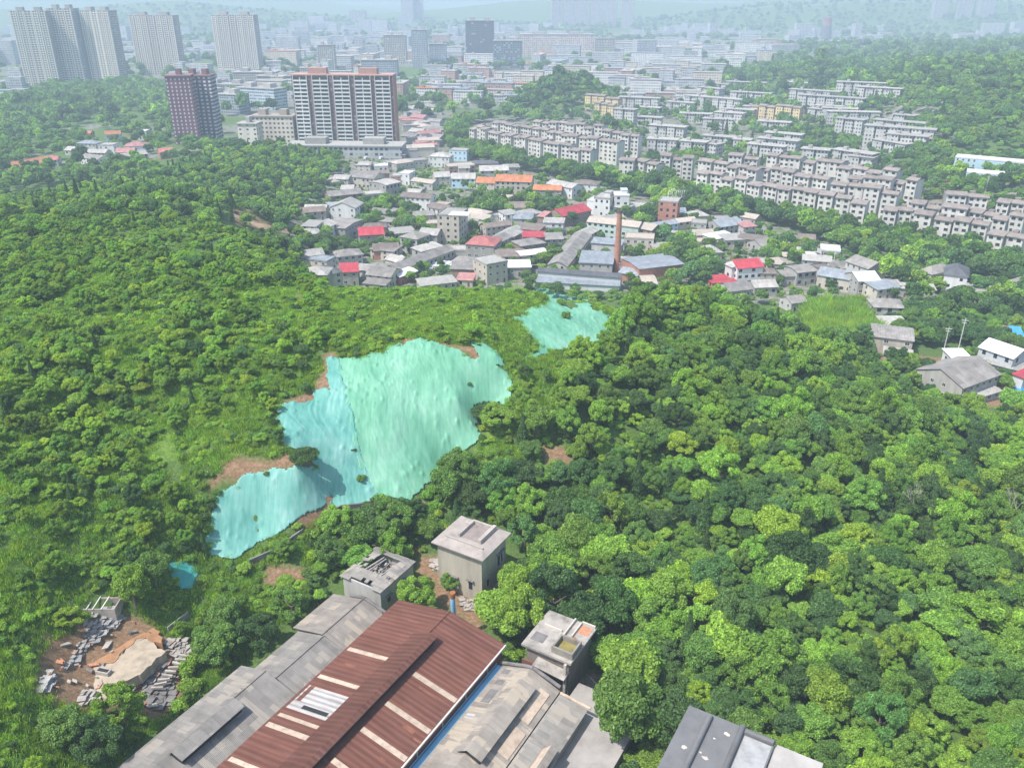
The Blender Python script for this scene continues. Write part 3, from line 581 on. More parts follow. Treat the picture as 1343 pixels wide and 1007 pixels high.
# --- house with a raised roof deck
t, mx, my = fthing('ruined_house', 'tall square grey-beige ruined house with overhanging roof and raised deck frame', 'house', -75.5, -64.8, 100, 109.4, 21)
o = MB(); o.box(-4.7, 4.7, -4.1, 4.1, -2, 9.6); o.build('wall', CONCW, t)
o = MB(); A = [(-5.5, -4.9, 9.75), (5.5, -4.9, 9.75), (5.5, 4.9, 9.75), (-5.5, 4.9, 9.75)]; B = [(-3.6, -2.6, 10.25), (3.9, -2.6, 10.25), (3.9, 4.0, 10.25), (-3.6, 4.0, 10.25)]
for i in range(4): j = (i+1) % 4; o.quad(A[i], A[j], B[j], B[i])
o.quad(*B); o.box(-5.5, 5.5, -4.9, 4.9, 9.55, 9.75); rf = o.build('roof', plain('grey_brown_slab', (.33, .29, .265), .3, .5), t)
o = MB(); o.box(-1.9, -1.45, -1.6, 3.6, 10.2, 10.95); o.box(2.3, 3.0, -1.6, 3.8, 10.2, 11.1); o.box(-1.44, 2.29, 3.2, 3.6, 10.2, 10.95); o.box(-3.9, 4.1, -2.75, -2.5, 10.2, 10.55); o.box(-3.2, -2.2, 2.4, 3.8, 10.2, 10.5); o.build('roof_deck', plain('deck_frame', (.36, .32, .29), .3, .8), t)
o = MB(); o.box(-1.3, 2.2, -1.4, 3.1, 10.25, 10.3); o.build('deck_floor', plain('deck_floor', (.26, .22, .2), .3, .8), t)
fwin(t, -1.0, -4.1, 2.5, .9, 1.5, 'f'); fwin(t, 2.3, -4.1, 2.8, .9, 1.9, 'f'); fwin(t, 4.7, -2.2, 3.2, .8, 1.9, 'r'); fwin(t, 4.7, 1.5, 5.6, .8, 2.4, 'r'); fwin(t, 4.7, 2.6, 5.8, .5, 2.4, 'r')
o = MB(); o.box(4.72, 6.2, -1, 3.8, -1.5, 1.4); o.box(6.3, 9.5, 2.2, 2.5, 3.2, 5.2); o.build('annex', CONCD, t)
# --- collapsed-roof house
t, mx, my = fthing('ruined_house', 'small grey house with caved-in tiled roof above the patched shed end', 'house', -87.2, -78.3, 88.2, 98.2, 21)
o = MB()
for (a, b_, c, d) in ((-4.2, 4.2, -4.7, -4.4), (-4.2, 4.2, 4.4, 4.7), (-4.2, -3.9, -4.39, 4.39), (3.9, 4.2, -4.39, 4.39)): o.box(a, b_, c, d, -2, 5.3)
o.build('wall', plain('lime_washed_wall', (.42, .41, .39), .25, .5, streak=True), t)
o = MB(); rr = random.Random(5)
o.box(-3.8, 3.8, -4.3, 4.3, -1, 3.6); o.build('attic_floor', CONCD, t)
o = MB(); nn = 13
def zr(x, y): return 5.5+1.15*(1-max(abs(x)/4.6, abs(y)/5.1))
for i in range(nn):
    for j in range(nn):
        x0 = -4.6+9.2*i/nn; x1 = -4.6+9.2*(i+1)/nn; y0 = -5.1+10.2*j/nn; y1 = -5.1+10.2*(j+1)/nn; cx = (x0+x1)/2; cy = (y0+y1)/2
        hole = (abs(cx-.2+rr.uniform(-.3, .3)) < 2.2 and -1.8 < cy < 3.4) or rr.random() < .03 or (cy < -4.2 and abs(cx) < 2.4 and rr.random() < .8) or (cx < -2.6 and abs(cy+.5) < .9)
        if hole: continue
        dz = rr.uniform(-.03, .05)
        o.slab((x0, y0, zr(x0, y0)+dz), (x1+.02, y0, zr(x1, y0)+dz*.5), (x1+.02, y1+.02, zr(x1, y1)+dz), (x0, y1+.02, zr(x0, y1)+dz*1.4), .13)
o.build('roof', CEM, t)
for (a, b_, c, d) in ((-2.1, -1.2, -2.0, 3.2), (-1.3, -.6, -2.2, 3.0), (1.3, 2.2, -2.6, 2.6), (1.9, 2.7, -2.6, 2.6)):
    o = MB(); pr = None
    for k in range(8):
        u = k/7; p = (a+(b_-a)*u+math.sin(u*3.1)*.4, c+(d-c)*u, 5.4+math.sin(u*3.14)*.35)
        if pr: o.tube(pr, p, .16, .16, 6)
        pr = p
    o.build('roof_beam', CONC, t)
o = MB()
for k in range(60):
    x, y = rr.uniform(-2.3, 2.4), rr.uniform(-2.2, 3.4); s = rr.uniform(.15, .55); z = 3.6+rr.uniform(0, .8)
    o.slab((x-s, y-s*.7, z+rr.uniform(0, .3)), (x+s, y-s*.6, z+rr.uniform(0, .3)), (x+s*.8, y+s, z+rr.uniform(0, .3)), (x-s*.7, y+s*.8, z+rr.uniform(0, .3)), .1)
tag(o.build('fallen_tiles', CONC, t))
fwin(t, 4.2, -2.6, 2.4, .9, 1.3, 'r'); fwin(t, 4.2, 1.4, 2.8, .8, 1.6, 'r')
# --- house with water tank on the roof
t, mx, my = fthing('ruined_house', 'beige flat-roofed ruin with a square open water tank, brown front wall', 'house', -50.4, -41.7, 88.4, 97.6, 20)
o = MB(); o.box(-3.7, 3.7, -3.9, 4.0, -2, 7.4); o.build('wall', plain('grimy_grey_wall', (.2, .17, .15), .4, .5, streak=True), t)
o = MB(); o.box(-4.35, 4.35, -4.6, 4.6, 7.42, 7.8); o.build('roof', CONC, t)
o = MB(); a, b_, c, d = .6, 4.2, -3.9, -.6
for q in ((a, b_, c, c+.3), (a, b_, d-.3, d), (a, a+.3, c+.31, d-.31), (b_-.3, b_, c+.31, d-.31)): o.box(*q, 7.8, 9.0)
tk = o.build('water_tank', plain('tank_concrete', (.25, .23, .2), .3), t); o = MB(); o.box(a+.3, b_-.3, c+.3, d-.3, 8.0, 8.1); o.build('water', plain('algae_water', (.2, .17, .06), .4, rough=.3), tk)
o = MB(); o.box(.5, .75, -.5, 4.5, 7.8, 8.3); o.box(-3.2, -.1, .9, 1.15, 7.8, 8.1); o.box(1.9, 4.2, 4.2, 4.45, 7.8, 8.3); o.box(1.7, 1.95, .6, 4.2, 7.8, 8.2); o.build('kerb', plain('pale_kerb', (.45, .42, .37), .2), t)
o = MB(); o.box(-3.7, -1.5, -2.9, -.9, 7.8, 7.83); o.build('soot_stain', CONCD, t); o = MB(); o.box(2.1, 3.9, 2.0, 4.0, 7.8, 7.84); o.build('brick_rubble', plain('brick_rubble', (.42, .2, .12), .4, 3), t)
o = MB(); o.tube((2.6, 0, 7.8), (2.6, 0, 8.5), .35, .3, 12); o.build('pot', RUST, t)
o = MB(); o.slab((-1.6, -6.0, 5.9), (3.8, -5.8, 5.2), (3.9, -4.1, 5.6), (-1.5, -4.3, 6.3), .14); o.build('awning', CONC, t)
o = MB(); o.box(-4, -.6, -5.0, -4.7, -1, 5.2); o.build('porch', BROWNW, t); o = MB(); o.box(3.3, 3.7, -5.0, -4.6, 2, 7.4); o.build('column', CONC, t)
o = MB(); o.box(-.5, 3.2, -4.65, -3.95, .2, 4.4); o.build('doorway', DARKG, t)
# --- grey felt-roofed block at bottom right
t, mx, my = fthing('flat_roof_block', 'grey felt flat roof with rounded kerbs at the bottom edge, white paint splashes', 'building', -22.9, -10.9, 62, 87.6, 20)
o = MB(); o.box(-5.8, 5.8, -12.6, 12.6, -2, 9.5); o.build('wall', plain('grey_block_wall', (.3, .28, .26), .3), t)
o = MB(); o.box(-6, 6, -12.8, 12.8, 9.52, 10); o.build('roof', TARG, t)
for q in ((-3.2, -2.4, -12.6, 12.1), (1.2, 2.0, -12.6, 12.6)):
    o = MB(); o.box(*q, 10, 10.35); o.tube(((q[0]+q[1])/2, q[2], 10.35), ((q[0]+q[1])/2, q[3], 10.35), .4, .4, 14); o.build('kerb', TARG, t)
o = MB(); o.box(2.01, 5.9, 11.6, 12.4, 10, 10.35); o.tube((2.1, 12, 10.35), (5.9, 12, 10.35), .4, .4, 14); o.build('kerb', TARG, t)
o = MB(); o.box(2.2, 5.8, 3, 11.5, 10, 10.03); o.build('roof_well', plain('pale_felt', (.3, .3, .3), .3, .7, rough=.5), t)
o = MB(); o.box(3.6, 4.3, 5.2, 5.9, 10.03, 10.2); hb = o.build('roof_hatch', plain('hatch_frame', (.5, .48, .45), .1), t); o = MB(); o.box(3.72, 4.18, 5.32, 5.78, 10.2, 10.215); o.build('opening', DARKG, hb)
rr = random.Random(3)
for k in range(8):
    x, y = rr.choice([(-1.6, 10.5), (-.4, 9.3), (-.9, 8.8), (-4.2, 5.8), (-1.2, 5.2), (-2.0, 5.6), (.2, 10.8), (2.9, 11.3)]); x += rr.uniform(-.3, .3); y += rr.uniform(-.3, .3)
    o = MB(); n = 11; s = rr.uniform(.12, .5); o.prism([(x+s*math.cos(a)*rr.uniform(.5, 1.2), y+.7*s*math.sin(a)*rr.uniform(.5, 1.2)) for a in [2*math.pi*i/n for i in range(n)]], 10.001+k*.004, 10.006+k*.004); o.build('paint_splash', plain('white_splash', (.5, .44, .39), .15, 1), t)
t, mx, my = fthing('low_flat_roof', 'pale grey lower roof adjoining the felt-roofed block on its right', 'building', -10.85, -4.7, 70, 87.6, 20)
o = MB(); o.box(-2.9, 2.9, -8.6, 8.6, -2, 9.0); o.build('wall', plain('grey_block_wall', (.3, .28, .26), .3), t); o = MB(); o.box(-3.07, 3.07, -8.8, 8.8, 9.02, 9.4); o.build('roof', plain('pale_slab', (.37, .35, .33), .2, .4), t)
# ---------------------------------------------------------------- rubble site at lower left
cz = lambda pts: crop(0, 700, 3.28, pts)
def patch(name, label, cat, pts, z0, h, mat, group=None, seed=0, rough=.0, kind=None):
    P = [U(x, y, z0+h) for x, y in pts]; cx = sum(p[0] for p in P)/len(P); cy = sum(p[1] for p in P)/len(P); o = MB(); rr = random.Random(seed)
    Q = []
    for i in range(len(P)):
        a = P[i]; b_ = P[(i+1) % len(P)]; n = max(1, int(math.hypot(b_[0]-a[0], b_[1]-a[1])/.7)) if rough else 1
        for k in range(n): u = k/n; Q.append((a[0]+(b_[0]-a[0])*u-cx+rr.uniform(-rough, rough), a[1]+(b_[1]-a[1])*u-cy+rr.uniform(-rough, rough)))
    o.prism(Q, -1.5, h); x = o.build(name, mat, None, (cx, cy, z0)); tag(x, label, cat, group, kind); return x
SLAB = plain('ochre_concrete', (.36, .3, .23), .45, .5, bump=.06); EARTHM = plain('orange_soil', (.33, .18, .095), .4, .5, bump=.2); WHTILE = plain('broken_white_tiles', (.5, .49, .48), .35, 1.2, bump=.1)
patch('concrete_slab', 'pale ochre concrete floor slab left from the demolished house', 'floor slab', cz([(600,440),(640,450),(706,508),(660,545),(605,600),(520,640),(500,680),(455,705),(395,665),(420,590),(400,565),(480,560),(540,500)]), 24.2, .35, SLAB, seed=4, rough=.3)
patch('earth_bank', 'bare orange soil bank between slab and broken roof', 'soil', cz([(395,520),(560,370),(630,385),(700,440),(690,470),(600,440),(540,500),(470,560),(400,560)]), 23.9, .75, EARTHM, seed=6, rough=.35, kind='structure')
CEMW = sheet('pale_grey_broken_sheet', (.38, .375, .37), pitch=.2, var=.3, depth=.04, psize=(.8, 1.2), stainf=.3)
def rubble_roof(label, pts, z0, seed, cat='collapsed roof', mat=CEMW, name='collapsed_roof', s=.6):
    P = [G(x, y)[:2] for x, y in pts]; cx = sum(p[0] for p in P)/len(P); cy = sum(p[1] for p in P)/len(P); rr = random.Random(seed); o = MB(); z0 = Hs(cx, cy)
    xs = [p[0] for p in P]; ys = [p[1] for p in P]; x = min(xs)
    while x < max(xs):
        y = min(ys)
        while y < max(ys):
            if inpoly(x, y, P) and rr.random() < .97:
                z = rr.uniform(.1, .5)+Hs(x, y)-z0; k = s*rr.choice([.35, .5, .7, 1.0, 1.3]); a = rr.uniform(-.4, .4); t_ = [rr.uniform(-.12, .12) for _ in range(4)]
                q = [(x-cx+math.cos(a+math.pi*(.25+.5*i))*k*1.3, y-cy+math.sin(a+math.pi*(.25+.5*i))*k*1.3, z+t_[i]) for i in range(4)]
                o.slab(*q, .08)
            y += s
        x += s*.85
    return tag(o.build(name, mat, None, (cx, cy, z0)), label, cat)
rubble_roof('long strip of broken pale grey roofing sheets beside the orange soil', cz([(410,345),(470,322),(555,362),(430,450),(380,500),(300,575),(255,600),(300,520),(370,420)]), 25.0, 1)
rubble_roof('small heap of pale broken sheets at the left edge of the rubble site', cz([(175,610),(215,580),(245,640),(200,700),(165,670)]), 24.3, 2)
rubble_roof('dark debris heap right of the ochre slab', cz([(640,590),(700,560),(745,600),(750,700),(700,780),(620,700)]), 22.6, 3, 'debris heap', CONCD, 'debris_heap', .7)
rubble_roof('scattered pale rubble below the ochre slab', cz([(330,700),(390,670),(440,700),(420,745),(350,740)]), 23.6, 4, 'debris heap', CONC, 'debris_heap', .5)
rubble_roof('stone rubble at the top right of the orange soil', cz([(720,455),(790,450),(830,500),(800,560),(740,520)]), 23.0, 5, 'debris heap', CONC, 'debris_heap', .6)
x_ = U(*cz([(445, 590)])[0], 25); t = thing('concrete_block', 'small concrete block standing on the ochre slab', 'block', (x_[0], x_[1], 24.7), FR+.3); o = MB(); o.box(-1.1, 1.1, -.5, .5, -.2, .5); o.build('block', CONC, t); o = MB(); o.box(-.9, .9, -.3, .3, .5, .53); o.build('hollow', DARKG, t)
x_ = U(*cz([(735, 580)])[0], 23); t = thing('broken_stair', 'line of tumbled stone steps between slab and dark debris', 'steps', (x_[0], x_[1], 22.4), FR+.5)
for k in range(9): o = MB(); o.box(-.9, .9, -.16, .16, 0, .35); o.build('step', CONC, t, (.25*k-1, -3.2+.75*k, .12*k-.4), random.uniform(-.3, .3))
x_ = U(*cz([(430, 262)])[0], 31); t = thing('roofless_shed', 'small roofless shed with white beams over a black pit among trees', 'shed', (x_[0], x_[1], 28), FR+.55); claim(x_[0], x_[1], 2.5, 1.6, FR+.55)
o = MB()
for q in ((-2.6, 2.6, -1.5, -1.3), (-2.6, 2.6, 1.3, 1.5), (-2.6, -2.4, -1.29, 1.29), (2.4, 2.6, -1.29, 1.29)): o.box(*q, -1.5, 1.3)
o.build('wall', CONC, t); o = MB(); o.box(-2.4, 2.4, -1.3, 1.3, -.5, .1); o.build('floor', DARKG, t)
for x in (-1.9, -.9, .5): o = MB(); o.box(x-.07, x+.07, -1.6, 1.6, 1.3, 1.42); o.build('beam', plain('white_beam', (.65, .63, .6), .1), t)
# retaining walls below the sheets
def wall_px(label, pts, h, z=None, th=.35, mat=CONCD):
    W = [G(x, y) for x, y in pts]; o = MB(); x0, y0, z0 = W[0]
    for a, b_ in zip(W[:-1], W[1:]):
        d = Vector((b_[0]-a[0], b_[1]-a[1])); n = Vector((-d.y, d.x)).normalized()*th/2
        q = [(a[0]-x0-n.x, a[1]-y0-n.y, a[2]-z0), (b_[0]-x0-n.x, b_[1]-y0-n.y, b_[2]-z0), (b_[0]-x0+n.x, b_[1]-y0+n.y, b_[2]-z0), (a[0]-x0+n.x, a[1]-y0+n.y, a[2]-z0)]
        o.prism(q, -1, h)
    return tag(o.build('retaining_wall', mat, None, (x0, y0, z0)), label, 'wall')
wall_px('dark low retaining wall along the foot of the turquoise sheet', crop(200, 420, 2.583, [(600,668),(640,648),(700,642),(760,628)]), 1.5)
wall_px('mossy low wall climbing through trees left of the caved-in house', crop(200, 420, 2.583, [(330,830),(420,790),(510,725)]), 1.3)
wall_px('thin pale fence rail beside the rubble site', crop(0, 700, 3.28, [(725,425),(770,390),(815,355)]), 1.2, th=.15, mat=CONC)
wall_px('curved dark wall right of the rubble roof in the trees above the works', [(455,742),(480,728),(505,716)], 1.0)
# piles of rubble near the ruined house
for i, (x, y, h, lb) in enumerate([(575,742,1.4,'broken concrete paving beside the tall ruined house'),(615,792,1.2,'pale rubble spilling down beside the blue flue'),(672,752,1.5,'brick and slab rubble right of the tall ruined house'),(600,760,1.2,'concrete chunks below the front of the tall ruined house')]):
    rubble_roof(lb, [(x-13, y-7), (x+10, y-9), (x+14, y+6), (x-9, y+9)], 22.6-(.0 if i else -.2), 20+i, 'debris heap', CONC, 'debris_heap', .6)

# loose bricks, boards and slabs strewn over the rubble site
rr = random.Random(88); o = MB(); x0, y0, z0 = G(150, 870)
SP_ = crop(0, 700, 3.28, [(180,620),(280,470),(400,340),(560,360),(700,440),(800,480),(830,600),(740,780),(600,740),(500,700),(330,740)])
for k in range(480):
    x = x0+rr.uniform(-16, 16); y = y0+rr.uniform(-15, 15); z = Hs(x, y); px, py, _ = proj(x, y, z)
    if not bool(inpoly(float(px), float(py), SP_)): continue
    s = rr.uniform(.08, .42)*(1 if rr.random() < .8 else 2); a = rr.uniform(0, 3.14); q = [(x-x0+math.cos(a+b_)*s*(1.5 if i % 2 else .9), y-y0+math.sin(a+b_)*s*(1.5 if i % 2 else .9), z-z0+rr.uniform(.35, .65)) for i, b_ in enumerate((.4, 2.7, 3.6, 5.8))]
    o.slab(*q, rr.uniform(.08, .25), rr.choice([0, 0, 1, 2]))
tag(o.build('loose_rubble', [CONC, plain('brick_rubble', (.42, .2, .12), .4, 3), CONCD], None, (x0, y0, z0)), 'loose bricks and concrete lumps strewn over the demolished house site', 'rubble', kind='stuff')

# ---------------------------------------------------------------- village houses
CRP = {'A': (380, 230, 5.596), 'B': (560, 230, 5.596), 'C': (780, 230, 5.596), 'D': (1000, 300, 3.916), 'E': (430, 170, 4.974), 'F': (0, 150, 3.198), 'G': (900, 130, 3.03), 'H': (800, 0, 2.473), 'I': (580, 120, 3.73), 'J': (660, 220, 3.95), 'K': (0, 0, 2.984), 'M': (400, 0, 2.984), 'P': (0, 0, 1.0)}
def front(crp, x1, y1, x2, y2, h):
    """front eave line in the picture -> world base point of its left end, length, heading, ground height"""
    a, b_, s = CRP[crp]; p1 = (a+x1/s, b_+y1/s); p2 = (a+x2/s, b_+y2/s); pm = ((p1[0]+p2[0])/2, (p1[1]+p2[1])/2)
    gm = GV(*pm, h, 230 if pm[1] > 400 and pm[0] > 1000 else 320); z = gm[2]
    A = U(*p1, z+h); B = U(*p2, z+h)
    return A, math.hypot(B[0]-A[0], B[1]-A[1]), math.atan2(B[1]-A[1], B[0]-A[0]), z
def walls_mb(L, d, h, t=0):
    o = MB(); o.box(0, L, 0, d, -4, h); return o
def house(crp, x1, y1, x2, y2, d, h, roof, rm, wm, label, name='village_house', cat='house', group='houses of the village', win=True, ov=.5, rise=None, hh=None, dome=0):
    A, L, a, z = front(crp, x1, y1, x2, y2, h)
    if L > 60: print('LONG', label, round(L), round(math.degrees(a)))
    d = d*1.15; ux, uy = math.cos(a), math.sin(a); cx = A[0]+ux*L/2-uy*d/2; cy = A[1]+uy*L/2+ux*d/2
    t = thing(name, label, cat, (cx, cy, z), a, group); claim(cx, cy, L/2, d/2, a)
    l = L/2; q = d/2; rise = rise if rise is not None else (d*.2 if roof in ('gable', 'hip') else .8)
    w_ = MB(); wmat = WM[wm]; rmat = RM[rm]; r_ = MB()
    if roof in ('gable', 'side', 'arch'):
        k = 9 if roof == 'arch' else 2
        # ridge along x ('gable'), or along y ('side' shows its gable end to the front; arch likewise when deep)
        al = roof != 'side'
        S = q if al else l; T = l if al else q
        prof = [(-S+2*S*i/k, (rise*(1-abs(-1+2*i/k)) if roof != 'arch' else rise*math.cos((-1+2*i/k)*math.pi/2))) for i in range(k+1)]
        P = lambda s_, t_, z_: (t_, s_, z_) if al else (s_, t_, z_)
        for sg in (-1, 1):
            pts = [P(-S, sg*T, -4), P(S, sg*T, -4)]+[P(s_, sg*T, h+zz-.02) for s_, zz in prof[::-1]]
            w_.face(pts)
        for sg in (-1, 1): w_.quad(P(sg*S, -T, -4), P(sg*S, T, -4), P(sg*S, T, h), P(sg*S, -T, h))
        sl = rise/S if roof != 'arch' else .3
        for i in range(k):
            (s0, z0), (s1, z1) = prof[i], prof[i+1]
            if i == 0: s0 -= ov; z0 -= ov*sl
            if i == k-1: s1 += ov; z1 -= ov*sl
            g_ = .002*i; T2 = T+ov*.7+g_
            c4 = [P(s0, -T2, h+z0+.1), P(s1, -T2, h+z1+.1), P(s1, T2, h+z1+.1), P(s0, T2, h+z0+.1)]
            if al: c4 = [c4[0], c4[3], c4[2], c4[1]]
            r_.slab(*c4, .16)
    elif roof == 'hip':
        w_.box(-l, l, -q, q, -4, h); m_ = min(l, q); o_ = ov
        e = [(-l-o_, -q-o_, h+.02), (l+o_, -q-o_, h+.02), (l+o_, q+o_, h+.02), (-l-o_, q+o_, h+.02)]
        if l >= q: t1, t2 = (-l+q, 0, h+rise+.02), (l-q+.01, 0, h+rise+.02); F_ = [(e[0], e[1], t2, t1), (e[2], e[3], t1, t2), (e[1], e[2], t2), (e[3], e[0], t1)]
        else: t1, t2 = (0, -q+l, h+rise+.02), (0, q-l, h+rise+.02); F_ = [(e[1], e[2], t2, t1), (e[3], e[0], t1, t2), (e[0], e[1], t1), (e[2], e[3], t2)]
        for g_ in F_: r_.face(g_)
        r_.face([(p[0], p[1], p[2]) for p in e[::-1]])
    elif roof == 'shed':
        w_.box(-l, l, -q, q, -4, h-.05); r_.slab((-l-ov, -q-ov, h), (l+ov, -q-ov, h), (l+ov, q+ov, h+rise), (-l-ov, q+ov, h+rise), .15)
    else: # flat with parapet
        w_.box(-l, l, -q, q, -4, h); o_ = .0
        for b4 in ((-l-.15, l+.15, -q-.15, -q+.1), (-l-.15, l+.15, q-.1, q+.15), (-l-.15, -l+.1, -q+.1, q-.1), (l-.1, l+.15, -q+.1, q-.1)): r_.box(*b4, h-.3, h+.55)
        r_.box(-l+.1, l-.1, -q+.1, q-.1, h, h+.12)
    w_.build('wall', wmat, t); r_.build('roof', rmat, t)
    if dome: # rooftop stair room
        o = MB(); o.box(-1.8+l*.4, 1.6+l*.4, -q*.3, q*.6, h+.1, h+dome); o.build('roof_room', wmat, t); o = MB(); o.box(-2.1+l*.4, 1.9+l*.4, -q*.3-.3, q*.6+.3, h+dome, h+dome+.2); o.build('roof_room_roof', rmat, t)
    if win:
        fl = max(1, round(h/3.2)); fh = h/fl; rr = random.Random(int(abs(cx*7+cy*13)))
        n = max(1, int(L/3.1)); ww = rr.choice([1.2, 1.4, 1.6]); wh = rr.choice([1.3, 1.5]); me_ = WINME if rr.random() < .6 else WINDARK
        dx = rr.randrange(n)
        for j in range(fl):
            for i in range(n):
                if j == 0 and i == dx: put(DOORME, 'door', t, (-l+L*(i+.5)/n, -q, .05), 0, (1.2, 1, 2.2)); continue
                if rr.random() < .12: continue
                put(me_, 'window', t, (-l+L*(i+.5)/n, -q, fh*(j+.55)), 0, (ww, 1, wh))
        n2 = max(1, int(d/3.6))
        for sg, rz in ((-1, -math.pi/2), (1, math.pi/2)):
            for j in range(fl):
                for i in range(n2):
                    if rr.random() < .3: continue
                    put(me_, 'window', t, (sg*l, -q+d*(i+.5)/n2, fh*(j+.55)), rz, (1.2, 1, wh))
    return t
